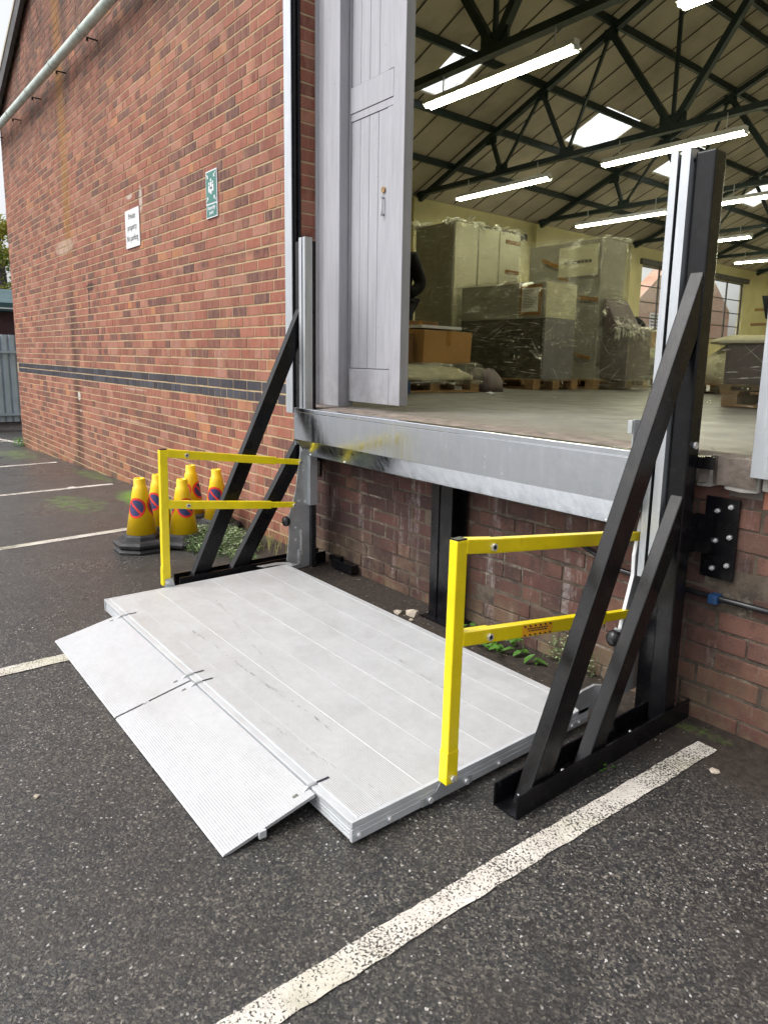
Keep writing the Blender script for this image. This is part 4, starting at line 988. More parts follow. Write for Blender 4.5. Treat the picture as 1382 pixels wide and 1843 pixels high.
for i in range(900):
    if i < 560: x = rg.uniform(.35, 3.05); y_ = rg.uniform(-.42, -.01)
    else: x = rg.uniform(-1.5, 3.6); y_ = rg.uniform(-2.4, -.3)
    s_ = rg.uniform(.0012, .0042) if i < 560 else rg.uniform(.001, .0026); a = rg.uniform(0, 6)
    zz = gz(x)+.001
    m_.face([(x+s_*math.cos(a+k_*2.1)*rg.uniform(.7, 1.4), y_+s_*math.sin(a+k_*2.1), zz+s_*.8*rg.random()) for k_ in range(3)])
m_.keepn = True
tag(m_.build('grit', M['stone']), 'pale grit and crumbs scattered on soil and asphalt', 'grit', kind='stuff')

# ------------------------------------------------------------------ yard beyond the wall
fn = thing('palisade_fence', 'grey galvanised steel fence beyond the far corner of the warehouse', 'fence', (-12.7, 0, gz(-12.7)))
zg_ = gz(-12.7)
q = MB(); y_ = -6.0
while y_ < 4.0:
    q.prism([(-12.70, y_), (-12.66, y_+.03), (-12.66, y_+.10), (-12.70, y_+.135), (-12.708, y_+.13), (-12.668, y_+.096), (-12.668, y_+.034), (-12.708, y_+.005)], 'z', zg_+.18, 1.64); y_ += .138
q.build('slat_panel', M['fence'], fn)
for z1 in (1.29, -.02+.0):
    q = MB(); q.box((-12.655, -6, z1-.03), (-12.60, 4, z1+.02)); q.build('fence_rail', M['fence'], fn)
for yy in (-5, -2.2, .1, 2.6):
    q = MB(); q.box((-12.84, yy-.05, zg_), (-12.75, yy+.05, 1.6)); q.build('fence_post', M['fence'], fn)
ct = thing('storage_shed', 'dark maroon shed with a teal roof behind the steel fence', 'shed', (-17, 1, gz(-16)))
q = MB(); q.box((-20, -4, gz(-16)), (-15.5, 5, 2.25)); q.build('wall', M['maroon'], ct)
q = MB(); q.prism([(-20.3, 2.251), (-15.2, 2.251), (-15.2, 2.45), (-17.7, 2.95), (-20.3, 2.45)], 'y', -4.3, 5.3); q.build('roof', M['teal'], ct)
q = MB(); q.box((-15.19, .7, 2.30), (-15.17, 1.4, 2.33)); q.build('light_strip', M['white'], ct)
def tree(x, y_, label, h, rad_, seed, nn):
    rg = random.Random(seed); r = thing('tree', label, 'tree', (x, y_, gz(-16)))
    q = MB(); q.tube([(x, y_, gz(-16)), (x+.1, y_, h*.3), (x+.05, y_+.1, h*.6), (x, y_, h*.85)], .12, 8)
    for i in range(8):
        a = i*2.4; z0_ = h*(.3+.07*i); q.tube([(x+.05, y_, z0_), (x+math.cos(a)*rad_*.4, y_+math.sin(a)*rad_*.4, z0_+.5), (x+math.cos(a)*rad_*.8, y_+math.sin(a)*rad_*.8, z0_+.9)], .04, 6)
    q.build('trunk', M['darkwood'], r)
    q = MB(); q.keepn = True
    cl = [(Vector((rg.gauss(0, .5), rg.gauss(0, .5), rg.uniform(-.5, .5)))) for _ in range(26)]
    for i in range(nn):
        c = rg.choice(cl); p = Vector((x, y_, h*.68))+Vector((c.x*rad_, c.y*rad_, c.z*h*.6))+Vector((rg.gauss(0, 1), rg.gauss(0, 1), rg.gauss(0, .8)))*rad_*.16
        leaf(q, p, (rg.uniform(-1, 1), rg.uniform(-1, 1), rg.uniform(-1, .6)), .12, .09)
    q.build('crown', M['autumn'], r)
tree(-24.5, 2.6, 'yellowing autumn tree rising behind the teal roofed shed', 6.2, 1.7, 3, 9000)
tree(-27, -1.5, 'further tree left of the autumn tree beyond the shed', 5.2, 2.0, 5, 6000)
# terrace seen through the far windows
tr = thing('brick_terrace', 'red brick building with gables seen through the warehouse windows', 'building', (-20, 18, -.5))
def brickwall_tex():
    t = NT('distant_brick'); v = t.co(); mp = t.n('ShaderNodeMapping'); mp.inputs['Rotation'].default_value = (0, rad(90), rad(90)); 
    X, Y, Z = t.sep(v); cb = t.n('ShaderNodeCombineXYZ'); t.l(Y, cb.inputs[0]); t.l(Z, cb.inputs[1])
    br = t.n('ShaderNodeTexBrick'); br.inputs['Scale'].default_value = 1; br.inputs['Brick Width'].default_value = .225; br.inputs['Row Height'].default_value = .075; br.inputs['Mortar Size'].default_value = .006
    br.inputs['Color1'].default_value = (.34, .13, .09, 1); br.inputs['Color2'].default_value = (.46, .22, .15, 1); br.inputs['Mortar'].default_value = (.5, .42, .33, 1); t.l(cb.outputs[0], br.inputs['Vector'])
    c = t.mix(t.rng(t.noise(v, .8, 4), .4, .7, 0, .4), br.outputs['Color'], (.55, .42, .36))
    return t.fin(t.pbsdf(c, .9, 0, None, .2))
M['brick_far'] = brickwall_tex()
q = MB(); pts = [(13, -.5), (13, 5.4)]; y_ = 13
while y_ < 48: pts += [(y_+3.0, 7.6), (y_+6, 5.4)]; y_ += 6
pts += [(y_, -.5)]; q.prism(pts, 'x', -22, -21); q.build('wall', M['brick_far'], tr)
for yy in range(14, 44, 3):
    q = MB(); q.box((-20.995, yy+.4, 3.4), (-20.95, yy+1.6, 4.7)); wf = q.build('window', M['white'], tr)
    q = MB()
    for k_ in range(6): q.box((-20.949, yy+.48, 3.48+k_*.2), (-20.945, yy+1.52, 3.6+k_*.2))
    q.build('pane', M['greyink'], wf)

# ------------------------------------------------------------------ fluorescent lights
def lamp():
    r = thing('strip_light', '', 'light', (0, 0, 0), 'fluorescent strip lights under the roof')
    q = MB(); q.box((-1.2, -.05, .035), (1.2, .05, .10), bev=.005); q.box((-1.2, -.09, .018), (1.2, -.05, .036)); q.box((-1.2, .05, .018), (1.2, .09, .036)); q.build('housing', M['white'], r)
    for s_ in (-1, 1):
        q = MB(); q.cyl((-1.18, s_*.045, 0), (1.18, s_*.045, 0), .019, 10); q.build('tube', M['tube'], r)
    for s_ in (-1, 1):
        q = MB(); q.bar((s_*.9, 0, .10), (s_*.9, 0, .34), .012, .012); q.bar((s_*1.19, 0, -.01), (s_*1.19, 0, .04), .10, .02, up=(1, 0, 0)); q.build('hanger', M['zinc'], r)
    return r
lp = lamp(); rowsn = ['first', 'second', 'third', 'fourth', 'fifth', 'sixth']
LX = [(-5.7, 'left'), (-2.17, 'middle'), (1.4, 'right')]
first = True
for j, yy in enumerate((4.08, 8.0, 12.0, 16.02, 20.2, 24.2)):
    for lx, nm in LX:
        if j == 0 and nm == 'left': continue
        lab = f'glowing twin tube strip light, {nm} in the {rowsn[j]} row from the door'
        if first: lp.location = (lx, yy, 4.6); lp['label'] = lab; first = False
        else: dup(lp, (lx, yy, 4.6), None, lab)

# ------------------------------------------------------------------ goods inside
FL = 1.0
def pallet(x0_, y0_, x1_, y1_, label):
    q = MB(); z = FL+.002; n = 3; lx, ly = x1_-x0_, y1_-y0_
    longy = ly > lx
    for i in range(3):
        f = i/2
        if longy: q.box((x0_+f*(lx-.1), y0_, z), (x0_+.1+f*(lx-.1), y1_, z+.02))
        else: q.box((x0_, y0_+f*(ly-.1), z), (x1_, y0_+.1+f*(ly-.1), z+.02))
        for j in range(3):
            g2 = j/2; q.box((x0_+f*(lx-.12), y0_+g2*(ly-.12), z+.021), (x0_+.12+f*(lx-.12), y0_+.12+g2*(ly-.12), z+.098))
    nb = 6
    for i in range(nb):
        f = i/(nb-1)
        if longy: q.box((x0_, y0_+f*(ly-.13), z+.099), (x1_, y0_+.13+f*(ly-.13), z+.118))
        else: q.box((x0_+f*(lx-.13), y0_, z+.099), (x0_+.13+f*(lx-.13), y1_, z+.118))
    o = q.build('pallet', M['wood'], None); return tag(o, label, 'pallet', 'wooden pallets on the warehouse floor')
def filmbox(x0_, y0_, z0_, x1_, y1_, z1_, parent, amp=.012, flare=.04, seed=1):
    """closed crumpled cover round a load"""
    rg = random.Random(seed); q = MB(); nx, ny, nz = 10, 8, 14
    def P_(i, k, per):
        t_ = i/per; return t_
    ring = []
    pts2 = []
    for i in range(nx): pts2.append((x0_+(x1_-x0_)*i/nx, y0_))
    for i in range(ny): pts2.append((x1_, y0_+(y1_-y0_)*i/ny))
    for i in range(nx): pts2.append((x1_-(x1_-x0_)*i/nx, y1_))
    for i in range(ny): pts2.append((x0_, y1_-(y1_-y0_)*i/ny))
    cx_, cy_ = (x0_+x1_)/2, (y0_+y1_)/2; V = []
    for k_ in range(nz+1):
        z = z0_+(z1_-z0_)*k_/nz; e = (.0 if k_ else flare); R = []
        for (x, y_) in pts2:
            d = Vector((x-cx_, y_-cy_, 0)).normalized(); a = .012+rg.uniform(0, amp)+e*rg.random(); zz = z+(rg.uniform(-.01, .03) if k_ == nz else 0)
            R.append(q.bm.verts.new((x+d.x*a, y_+d.y*a, zz)))
        V.append(R)
    n = len(pts2)
    for A_, B_ in zip(V, V[1:]):
        for i in range(n): f = q.bm.faces.new((A_[i], A_[(i+1) % n], B_[(i+1) % n], B_[i])); f.smooth = True
    top = q.bm.verts.new((cx_, cy_, z1_+.02))
    for i in range(n): q.bm.faces.new((V[-1][i], V[-1][(i+1) % n], top))
    q.build('stretch_film', M['film'], parent)
    q = MB(); q.keepn = True
    cz = [(rg.uniform(z0_, z1_), rg.random()) for _ in range(9)]
    for i in range(int(70*(z1_-z0_)*((x1_-x0_)+(y1_-y0_)))):
        # pale slivers painting the film's crease highlights on the front and right faces
        z = min(z1_, max(z0_, rg.choice(cz)[0]+rg.gauss(0, .05))) if rg.random() < .7 else rg.uniform(z0_, z1_); l_ = rg.uniform(.05, .42)*rg.random()**.5; w_ = rg.uniform(.0015, .007); sl_ = (rg.uniform(-.16, .10) if rg.random() < .8 else rg.choice((-1, 1))*rg.uniform(.5, 1.4))*l_
        if rg.random() < (x1_-x0_)/((x1_-x0_)+(y1_-y0_)):
            a = rg.uniform(x0_, x1_-l_*.6); l_ = min(l_, x1_-a+.01); yy_ = y0_-.018-amp-flare*.2*(z < z0_+.1)
            q.face([(a, yy_, z), (a+l_*.5, yy_-.004, z+sl_*.5-w_*.5), (a+l_, yy_, z+sl_), (a+l_*.5, yy_-.006, z+sl_*.5+w_)])
        else:
            a = rg.uniform(y0_, y1_-l_*.6); l_ = min(l_, y1_-a+.01); xx_ = x1_+.018+amp
            q.face([(xx_, a, z), (xx_+.004, a+l_*.5, z+sl_*.5-w_*.5), (xx_, a+l_, z+sl_), (xx_+.006, a+l_*.5, z+sl_*.5+w_)])
    for e_ in range(26):  # pale slivers painting a highlight up the near corner
        z = z0_+(z1_-z0_)*e_/26; w_ = rg.uniform(.002, .012)
        q.face([(x1_+.02, y0_-.02, z), (x1_+.02+w_, y0_-.02, z+(z1_-z0_)/52), (x1_+.02, y0_-.02-w_, z+(z1_-z0_)/26)])
    q.build('crease_glint', M['tuft_glint'], parent)
# A: three tall cabinets, film wrapped
pallet(-3.15, 3.75, -2.36, 4.95, 'pallet under the three tallest wrapped cabinets')
A = thing('wrapped_cabinet', 'tallest film wrapped pale cabinets with brown tape, at the left of the stacked goods', 'wrapped load', (-2.75, 4.35, FL+.12))
for i, (ya, yb, zt) in enumerate(((3.75, 4.14, 3.0), (4.165, 4.53, 2.98), (4.555, 4.94, 2.98))):
    q = MB(); q.box((-3.13, ya, FL+.12), (-2.40, yb, zt), bev=.01); q.build('cabinet', M['cab_cream'], A)
q = MB(); q.box((-3.13, 3.735, FL+.12), (-2.42, 3.749, 3.0)); q.build('side_sheet', M['cab_grey'], A)
for zz in (2.84, 2.46, 2.30):
    q = MB(); q.box((-2.399, 4.66, zz), (-2.385, 4.93, zz+.05)); q.build('tape', M['tape'], A)
filmbox(-3.14, 3.73, FL+.1, -2.38, 4.95, 3.0, A, .05, seed=3)
q = MB(); q.keepn = True; rg = random.Random(8)
for i in range(160):
    e_ = rg.choice((0, 1, 2)); px_, py_ = ((rg.uniform(-3.15, -2.9), 3.73), (-2.4, rg.choice((3.76, 4.15, 4.54, 4.9))+rg.gauss(0, .04)), (rg.uniform(-2.7, -2.4), rg.uniform(3.75, 4.0)))[e_]
    leaf(q, (px_, py_, 2.98+rg.random()*.06), (rg.uniform(-1, 1), rg.uniform(-1, 1), rg.uniform(-.3, .6)), .10, .07)
q.build('film_tuft', M['tuft_glint'], A)
# B: dark lower, pale upper
pallet(-2.3, 3.7, -1.0, 4.5, 'pallet under the half dark wrapped cabinet')
Bq = thing('wrapped_cabinet', 'film wrapped cabinet, dark below and pale above, with a taped document pouch', 'wrapped load', (-1.65, 4.1, FL+.12))
q = MB(); q.box((-2.33, 3.83, FL+.12), (-1.0, 4.36, 1.80), bev=.006); q.build('lower_body', M['cab_dark'], Bq)
q = MB(); q.box((-2.33, 3.83, 1.802), (-1.0, 4.36, 2.20), bev=.006); q.build('upper_body', M['cab_grey'], Bq)
q = MB(); q.box((-1.36, 3.812, 1.83), (-1.05, 3.829, 2.17)); q.build('tape_frame', M['tape'], Bq)
q = MB(); q.box((-1.32, 3.802, 1.87), (-1.09, 3.811, 2.13)); pp = q.build('document', M['paperwhite'], Bq)
q = MB(); zz = 2.10
while zz > 1.9: q.box((-1.30, 3.799, zz), (-1.30+random.uniform(.1, .19), 3.801, zz+.006)); zz -= .017
q.build('print', M['greyink'], pp)
q = MB(); q.box((-.999, 3.83, FL+.12), (-.985, 4.36, 1.8)); q.build('side_sheet', M['cab_lilac'], Bq)
q = MB(); q.box((-.999, 3.83, 1.805), (-.985, 4.36, 2.19)); q.build('side_sheet', M['cab_cream'], Bq)
filmbox(-2.33, 3.79, FL+.1, -.98, 4.38, 2.2, Bq, .03, seed=5)
# C
pallet(-2.2, 4.75, -.95, 5.55, 'pallet under the wrapped cabinet with the printed panel')
Cq = thing('wrapped_cabinet', 'tall film wrapped cabinet with a pale printed panel near its top, right of the stack', 'wrapped load', (-1.6, 5.1, FL+.12))
q = MB(); q.box((-2.22, 4.94, FL+.12), (-1.09, 5.45, 2.8), bev=.01); q.build('cabinet', M['cab_grey'], Cq)
q = MB(); q.box((-1.72, 4.925, 2.38), (-1.13, 4.939, 2.74)); pn = q.build('printed_panel', M['cab_cream'], Cq)
q = MB(); x = -1.62
while x < -1.25: l_ = random.uniform(.02, .05); q.box((x, 4.92, 2.53), (x+l_, 4.9245, 2.565+random.uniform(0, .01))); x += l_+.012
q.build('print', M['greyink'], pn)
for (xa, za, xb, zb_) in ((-2.0, 2.62, -1.7, 2.50), (-1.72, 2.40, -1.55, 2.30), (-1.4, 2.12, -1.1, 2.08), (-1.6, 1.45, -1.15, 1.38)):
    q = MB(); q.bar((xa, 4.93, za), (xb, 4.93, zb_), .008, .05); q.build('tape', M['tape'], Cq)
filmbox(-2.23, 4.915, FL+.1, -1.07, 5.47, 2.83, Cq, .06, .2, seed=6)
Dq = thing('wrapped_bundle', 'small crumpled film wrapped bundle right of the printed cabinet', 'wrapped load', (-.85, 5.3, FL))
q = MB(); q.prism([(-1.06, FL+.12), (-.66, FL+.12), (-.68, 1.72), (-.86, 1.80), (-1.06, 2.12)], 'y', 5.0, 5.5, bev=.03); q.build('core', M['brownfill'], Dq); filmbox(-1.07, 4.97, FL+.02, -.66, 5.52, 1.74, Dq, .08, .2, seed=7)
rg = random.Random(77); q = MB(); q.keepn = True
for i in range(200):
    x = rg.uniform(-1.08, -.66); zt = 1.72+max(0, (-.72-x))*1.1*rg.random(); leaf_a = rg.uniform(.05, .16)
    leaf(q, (x, rg.uniform(4.95, 5.3), zt), (rg.uniform(-1, 1), rg.uniform(-.4, .4), rg.uniform(-1.2, .3)), leaf_a, .03)
q.build('film_tuft', M['tuft_glint'], Dq)
pallet(-2.2, 6.0, -1.3, 6.9, 'pallet under the pale open cabinet by the guide rail')
Eq = thing('open_cabinet', 'low pale cabinet with a dark slot standing on a pallet beyond the guide rail', 'cabinet', (-1.6, 6.4, FL+.12))
q = MB(); q.box((-2.1, 6.1, FL+.12), (-1.32, 6.8, 1.42), bev=.008); q.build('body', M['cab_grey'], Eq)
q = MB(); q.box((-1.319, 6.2, 1.17), (-1.308, 6.75, 1.32)); q.build('slot', M['cab_dark'], Eq)
def crumple(name, label, cat, x0_, y0_, x1_, y1_, z0_, h_, mt, seed, group=None):
    rg = random.Random(seed); q = MB(); n = 14; V = []
    for k_ in range(5):
        f = k_/4; R = []
        for i in range(n*2):
            a = 2*math.pi*i/(n*2); cx_, cy_ = (x0_+x1_)/2, (y0_+y1_)/2
            sx, sy = (x1_-x0_)/2, (y1_-y0_)/2; ca, sa = math.cos(a), math.sin(a); pw_ = .45
            px_ = math.copysign(abs(ca)**pw_, ca)*sx; py_ = math.copysign(abs(sa)**pw_, sa)*sy
            sc_ = (1-.55*f**3)*rg.uniform(.94, 1.05); R.append(q.bm.verts.new((cx_+px_*sc_, cy_+py_*sc_, z0_+h_*f*rg.uniform(.88, 1.05))))
        V.append(R)
    for A_, B_ in zip(V, V[1:]):
        for i in range(len(A_)): f_ = q.bm.faces.new((A_[i], A_[(i+1) % len(A_)], B_[(i+1) % len(A_)], B_[i])); f_.smooth = True
    q.bm.faces.new(V[-1]); q.bm.faces.new(V[0][::-1]); return tag(q.build(name, mt), label, cat, group)
crumple('cloth_pile', 'loose white cloth heaped on the low open cabinet', 'cloth', -2.0, 6.1, -1.35, 6.8, 1.425, .14, M['textile'], 4)
def cbox(name, label, x0_, y0_, z0_, x1_, y1_, z1_, mt, cat='box', rot=0, tapeface=True, group=None):
    r = thing(name, label, cat, ((x0_+x1_)/2, (y0_+y1_)/2, z0_), group)
    q = MB(); q.box((x0_, y0_, z0_), (x1_, y1_, z1_), bev=.004); q.build('carton', mt, r)
    if tapeface:
        q = MB(); xm = (x0_+x1_)/2; q.box((xm-.03, y0_-.0015, z1_-.14), (xm+.03, y1_+.0015, z1_+.0015)); ym = (y0_+y1_)/2; q.box((x1_-.002, ym-.03, z1_-.14), (x1_+.0015, ym+.03, z1_+.0012)); q.build('tape', M['tape'], r)
    r.rotation_euler = (0, 0, rot) if not isinstance(rot, tuple) else rot
    return r
cbox('cardboard_box', 'brown carton on the low open cabinet beside the guide rail', -1.9, 6.35, 1.56, -1.4, 6.8, 1.78, M['card'])
q = MB(); q.box((-2.2, 6.02, FL+.12), (-2.12, 6.9, 2.0), bev=.005); tag(q.build('partition_board', M['cab_cream']), 'pale upright board behind the low open cabinet', 'board')
crumple('black_bag', 'dark bag on top of the carton by the guide rail', 'bag', -1.85, 6.4, -1.5, 6.75, 1.785, .2, M['jacket'], 9)
# near pallet with wrapped sheets
pallet(-1.6, 1.45, -.78, 2.62, 'nearest pallet, under the film wrapped cream sheets')
crumple('wrapped_sheets', 'low bundle of cream sheets in film on the nearest pallet', 'wrapped load', -1.62, 1.42, -.74, 2.62, FL+.12, .145, M['textile'], 11)
fq = thing('film_cover', 'clear stretch film pulled over the bundle of cream sheets', 'plastic film', (-1.2, 2, FL+.12)); filmbox(-1.6, 1.44, FL+.08, -.75, 2.61, FL+.27, fq, .02, .01, seed=12)
bx = cbox('cardboard_box', 'big open brown carton with a white label lying on the wrapped sheets', -1.62, 1.95, FL+.29, -.92, 2.62, FL+.60, M['card'], rot=(0, rad(3), rad(4)))
q = MB(); q.box((-.9195, 2.0, FL+.46), (-.9165, 2.16, FL+.58)); q.build('label', M['paperwhite'], bx)
q = MB(); q.box((-1.60, 1.98, FL+.602), (-.93, 2.5, FL+.63)); q.build('lid', M['drawers'], bx)
cbox('cardboard_box', 'darker brown carton left of the big open carton', -1.55, 1.40, FL+.275, -.98, 1.93, FL+.55, M['card_dark'], rot=(0, 0, rad(-5)))
cbox('cardboard_box', 'dark carton with raised flap behind the other two cartons', -2.3, 2.3, FL+.002, -1.72, 2.9, FL+.72, M['card_dark'], rot=(0, 0, rad(8)))
crumple('packing_paper', 'crumpled cream paper on the darker carton', 'paper', -1.25, 1.42, -1.0, 1.68, FL+.552, .07, M['textile'], 13)
crumple('purple_bag', 'film bag with purple contents beside the nearest pallet', 'bag', -1.1, 2.66, -.72, 2.95, FL+.002, .23, M['brownfill'], 14)
q = MB(); 
for i in range(4): q.box((-1.15, 1.28, FL+.002+i*.15), (-.735, 1.40, FL+.146+i*.15), bev=.004)
dr = tag(q.build('drawer_unit', M['drawers']), 'white drawer unit just inside the door edge', 'drawer unit')
q = MB(); q.box((-.95, 1.42, FL+.002), (-.62, 1.60, FL+.115), bev=.01); q.box((-.93, 1.44, FL+.1152), (-.64, 1.58, FL+.118)); tag(q.build('plastic_crate', M['blueplastic']), 'blue plastic crate on the floor by the drawer unit', 'crate')
pebble(-.30, 2.28, .055, M['white'], 'tape_roll', 'white roll of tape on the floor in front of the pallets', 'tape', .4, FL)
pebble(.18, 2.6, .018, M['paperwhite'], 'paper_scrap', 'tiny white paper scrap on the warehouse floor', 'litter', .2, FL)
# right hand goods
pallet(1.5, 2.98, 2.7, 3.78, 'pallet under the mauve wrapped load at the right')
Rq = thing('wrapped_load', 'film wrapped mauve brown load with a cream cover, at the right of the doorway', 'wrapped load', (2.1, 3.4, FL+.12))
q = MB(); q.box((1.50, 2.97, FL+.17), (2.68, 3.72, 1.475), bev=.02); q.build('load', M['brownfill'], Rq)
q = MB(); q.box((1.46, 2.93, 1.478), (2.72, 3.76, 1.505), bev=.012); q.build('cover', M['textile'], Rq)
filmbox(1.5, 2.96, FL+.02, 2.7, 3.75, 1.47, Rq, .06, .1, seed=15)
pallet(.05, 5.2, .85, 6.2, 'pallet under the cream textile pile in the middle distance')
crumple('textile_pile', 'film wrapped pile of cream textiles in the middle distance', 'wrapped load', .0, 5.2, .9, 6.2, FL+.12, .42, M['textile'], 16)
crumple('textile_pile', 'thin cream layer on top of the textile pile', 'wrapped load', .1, 5.3, .85, 6.1, FL+.56, .10, M['textile'], 17)
pallet(-.6, 9.0, .2, 9.9, 'furthest pallet, under stacked goods by the far wall')
tb = thing('work_table', 'dark work table behind the mauve wrapped load', 'table', (1.8, 7.0, FL))
q = MB(); q.box((1.0, 6.6, 1.70), (3.0, 7.5, 1.735)); q.build('table_top', M['cab_dark'], tb)
for xx in (1.05, 2.95):
    for yy in (6.65, 7.45): q = MB(); q.box((xx-.03, yy-.03, FL+.002), (xx+.03, yy+.03, 1.6995)); q.build('leg', M['zinc'], tb)
cbox('storage_box', 'grey box at the left end of the work table', 1.08, 6.75, 1.736, 1.36, 7.1, 1.93, M['cab_grey'], tapeface=False)
cbox('cardboard_box', 'brown carton on the work table next to the grey box', 1.42, 6.8, 1.736, 1.80, 7.2, 1.96, M['card'])
sk = thing('wooden_trestle', 'wooden trestle with rungs standing before the far window', 'trestle', (-.3, 8.2, FL))
for xx in (-.55, -.25):
    q = MB(); q.bar((xx, 8.1, FL+.56), (xx+.12, 8.5, 2.2), .05, .05); q.build('leg', M['wood'], sk)
for xx in (-.62, -.18):
    q = MB(); q.bar((xx, 8.0, FL+.002), (xx, 8.1, FL+.56), .05, .05); q.build('leg', M['wood'], sk)
for k_ in range(4):
    q = MB(); q.bar((-.75, 8.1+.09*k_, FL+.5+.22*k_), (-.15, 8.1+.09*k_, FL+.5+.22*k_), .04, .04); q.build('rung', M['wood'], sk)
# generic stacks further back
for i, (x, yy, wx, wy, hz, lab) in enumerate(((-3.6, 9.5, 1.0, .9, .95, 'pale wrapped stack near the left wall, behind the tall cabinets'), (-.6, 9.0, .8, .8, .7, 'pale wrapped stack by the far window'), (2.6, 11.0, 1.0, .9, 1.2, 'wrapped stack deep in the hall at the right'))):
    r = thing('wrapped_stack', lab, 'wrapped load', (x, yy, FL)); q = MB(); q.box((x, yy, FL+.13), (x+wx, yy+wy, FL+hz), bev=.02); q.build('load', M['cab_cream'], r); filmbox(x, yy, FL+.1, x+wx, yy+wy, FL+hz+.01, r, .02, .05, seed=30+i)

# ------------------------------------------------------------------ people
def skinned(name, verts, edges, mt, parent=None, sub=2):
    me = bpy.data.meshes.new(name); me.from_pydata([v[0] for v in verts], edges, []); o = bpy.data.objects.new(name, me); C.objects.link(o)
    bpy.context.view_layer.objects.active = o
    o.modifiers.new('skin', 'SKIN'); s_ = o.modifiers.new('sub', 'SUBSURF'); s_.levels = sub; s_.render_levels = sub
    for i, v in enumerate(verts):
        sv = me.skin_vertices[0].data[i]; r_ = v[1]; sv.radius = r_ if isinstance(r_, tuple) else (r_, r_); sv.use_root = (i == 0)
    dg = bpy.context.evaluated_depsgraph_get(); dg.update(); nm = bpy.data.meshes.new_from_object(o.evaluated_get(dg))
    bpy.data.objects.remove(o); nm.materials.append(mt); ob = bpy.data.objects.new(name, nm); C.objects.link(ob)
    for p_ in nm.polygons: p_.use_smooth = True
    if parent is not None: adopt(ob, parent)
    return ob
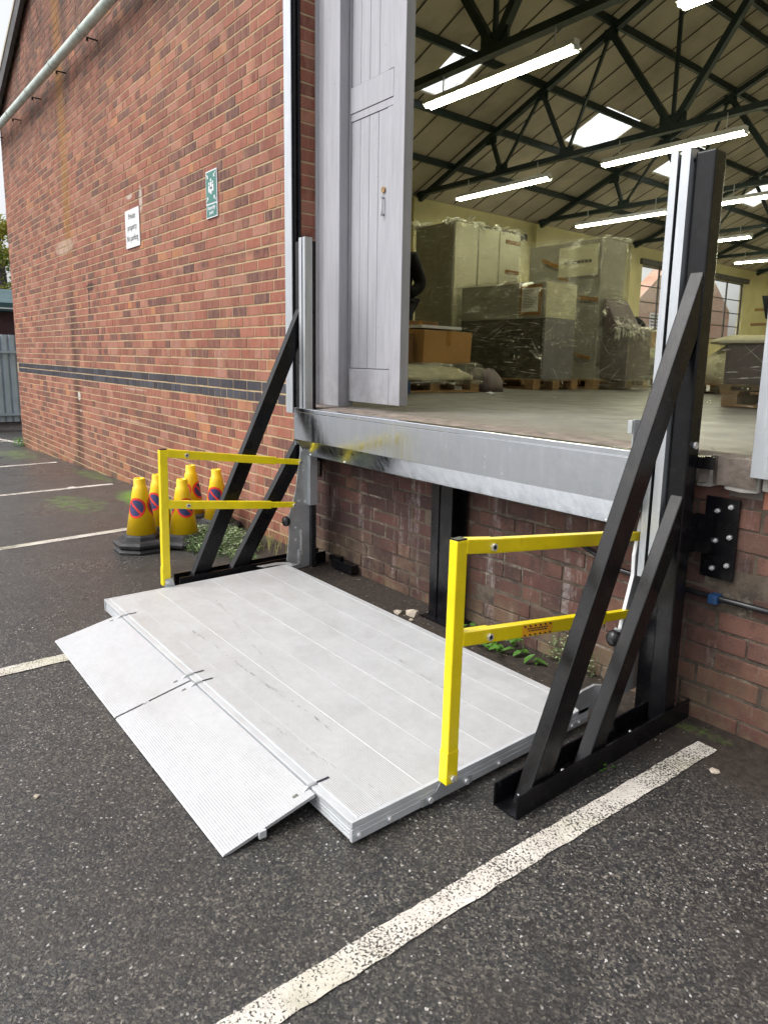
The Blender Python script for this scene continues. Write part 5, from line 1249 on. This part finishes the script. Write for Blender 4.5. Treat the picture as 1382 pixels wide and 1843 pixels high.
def person(label, base, yawp, J):
    """J: dict of joints in body space (x right, y forward, z up)"""
    R_ = Matrix.Rotation(yawp, 3, 'Z'); W = lambda p: tuple(R_ @ Vector(p)+Vector(base))
    K = ['pelvis', 'waist', 'chest', 'neck', 'head0', 'head1', 'shL', 'elL', 'wrL', 'paL', 'shR', 'elR', 'wrR', 'paR', 'hipL', 'knL', 'anL', 'toL', 'hipR', 'knR', 'anR', 'toR']
    RD = {'pelvis': (.16, .11), 'waist': (.13, .10), 'chest': (.16, .11), 'neck': .055, 'head0': (.085, .095), 'head1': (.09, .10), 'shL': .06, 'shR': .06, 'elL': .042, 'elR': .042, 'wrL': .028, 'wrR': .028, 'paL': (.038, .018), 'paR': (.038, .018), 'hipL': .085, 'hipR': .085, 'knL': .058, 'knR': .058, 'anL': .04, 'anR': .04, 'toL': .035, 'toR': .035}
    ed = [('pelvis', 'waist'), ('waist', 'chest'), ('chest', 'neck'), ('neck', 'head0'), ('head0', 'head1'), ('chest', 'shL'), ('shL', 'elL'), ('elL', 'wrL'), ('wrL', 'paL'), ('chest', 'shR'), ('shR', 'elR'), ('elR', 'wrR'), ('wrR', 'paR'), ('pelvis', 'hipL'), ('hipL', 'knL'), ('knL', 'anL'), ('anL', 'toL'), ('pelvis', 'hipR'), ('hipR', 'knR'), ('knR', 'anR'), ('anR', 'toR')]
    vs = [(W(J[k]), RD[k]) for k in K]; ei = [(K.index(a), K.index(b_)) for a, b_ in ed]
    for s_ in ('L', 'R'):
        pa, wr = Vector(J['pa'+s_]), Vector(J['wr'+s_]); d = (pa-wr).normalized(); sx = d.cross(Vector((0, 0, 1))); sx = sx.normalized() if sx.length > .1 else Vector((1, 0, 0)); dn = d.cross(sx).normalized(); ip = K.index('pa'+s_)
        for i, (o_, l_) in enumerate(((-.026, .068), (-.009, .078), (.009, .073), (.026, .058))):
            a = pa+sx*o_+d*.03; b_ = a+d*l_*.5+dn*.008; c_ = b_+d*l_*.4+dn*.022
            vs += [(W(a), .009), (W(b_), .0085), (W(c_), .007)]; n = len(vs); ei += [(ip, n-3), (n-3, n-2), (n-2, n-1)]
        a = pa-sx*.03-d*.02; b_ = a-sx*.03+d*.03; vs += [(W(a), .011), (W(b_), .009)]; n = len(vs); ei += [(ip, n-2), (n-2, n-1)]
    r = thing('person', label, 'person', base)
    skinned('body', vs, ei, M['skin'], r)
    def cloth(nm, ks, es, grow, mt):
        v2 = []
        for k in ks:
            q_ = RD[k]; q_ = (q_, q_) if not isinstance(q_, tuple) else q_; v2.append((W(J[k]), (q_[0]+grow, q_[1]+grow)))
        skinned(nm, v2, [(ks.index(a), ks.index(b_)) for a, b_ in es], mt, r)
    cloth('jacket', ['pelvis', 'waist', 'chest', 'shL', 'elL', 'wrL', 'shR', 'elR', 'wrR'], [('pelvis', 'waist'), ('waist', 'chest'), ('chest', 'shL'), ('shL', 'elL'), ('elL', 'wrL'), ('chest', 'shR'), ('shR', 'elR'), ('elR', 'wrR')], .035, M['jacket'])
    cloth('trousers', ['pelvis', 'hipL', 'knL', 'anL', 'hipR', 'knR', 'anR'], [('pelvis', 'hipL'), ('hipL', 'knL'), ('knL', 'anL'), ('pelvis', 'hipR'), ('hipR', 'knR'), ('knR', 'anR')], .018, M['trouser'])
    h1 = Vector(J['head1']); h0 = Vector(J['head0']); up = (h1-h0).normalized()
    skinned('hair', [(W(h0+up*.0-Vector((0, .045, 0))), .085), (W(h1+up*.03-Vector((0, .012, 0))), .105)], [(0, 1)], M['hair'], r)
    q = MB(); q.bm.verts
    fc = (h0+h1)/2+Vector((0, .082, 0)); q.cyl(W(fc), W(fc+Vector((0, .025, -.015))), .012, 8, r2=.016); 
    q.build('nose', M['skin'], r)
    q = MB()
    for sx in (-.03, .03): q.cyl(W(fc+Vector((sx, -.008, .022))), W(fc+Vector((sx, .004, .022))), .009, 8)
    q.build('eye', M['ink'], r)
    return r
STAND = dict(pelvis=(0, 0, .95), waist=(0, .01, 1.1), chest=(0, .02, 1.33), neck=(0, .02, 1.5), head0=(0, .04, 1.58), head1=(0, .05, 1.69), shL=(-.19, .02, 1.42), elL=(-.27, -.04, 1.13), wrL=(-.2, .18, 1.0), paL=(-.17, .26, .99), shR=(.19, .02, 1.42), elR=(.27, -.04, 1.13), wrR=(.2, .18, 1.0), paR=(.17, .26, .99), hipL=(-.1, 0, .9), knL=(-.11, .03, .5), anL=(-.11, 0, .09), toL=(-.12, .15, .04), hipR=(.1, 0, .9), knR=(.11, .03, .5), anR=(.11, 0, .09), toR=(.12, .15, .04))
BEND = dict(STAND); BEND.update(pelvis=(0, -.02, .95), waist=(0, .10, 1.08), chest=(0, .33, 1.13), neck=(0, .47, 1.02), head0=(0, .55, .99), head1=(0, .65, .93), shL=(-.18, .38, 1.04), elL=(-.21, .42, .76), wrL=(-.16, .55, .56), paL=(-.14, .60, .49), shR=(.18, .38, 1.04), elR=(.21, .42, .76), wrR=(.16, .55, .56), paR=(.14, .60, .49))
person('person in a black jacket, mostly hidden behind the edge of the door leaf', (-2.235, 2.735, FL), rad(205), STAND)
person('person in a black jacket standing at the right edge behind the mauve wrapped load', (1.22, 4.72, FL), rad(-40), STAND)
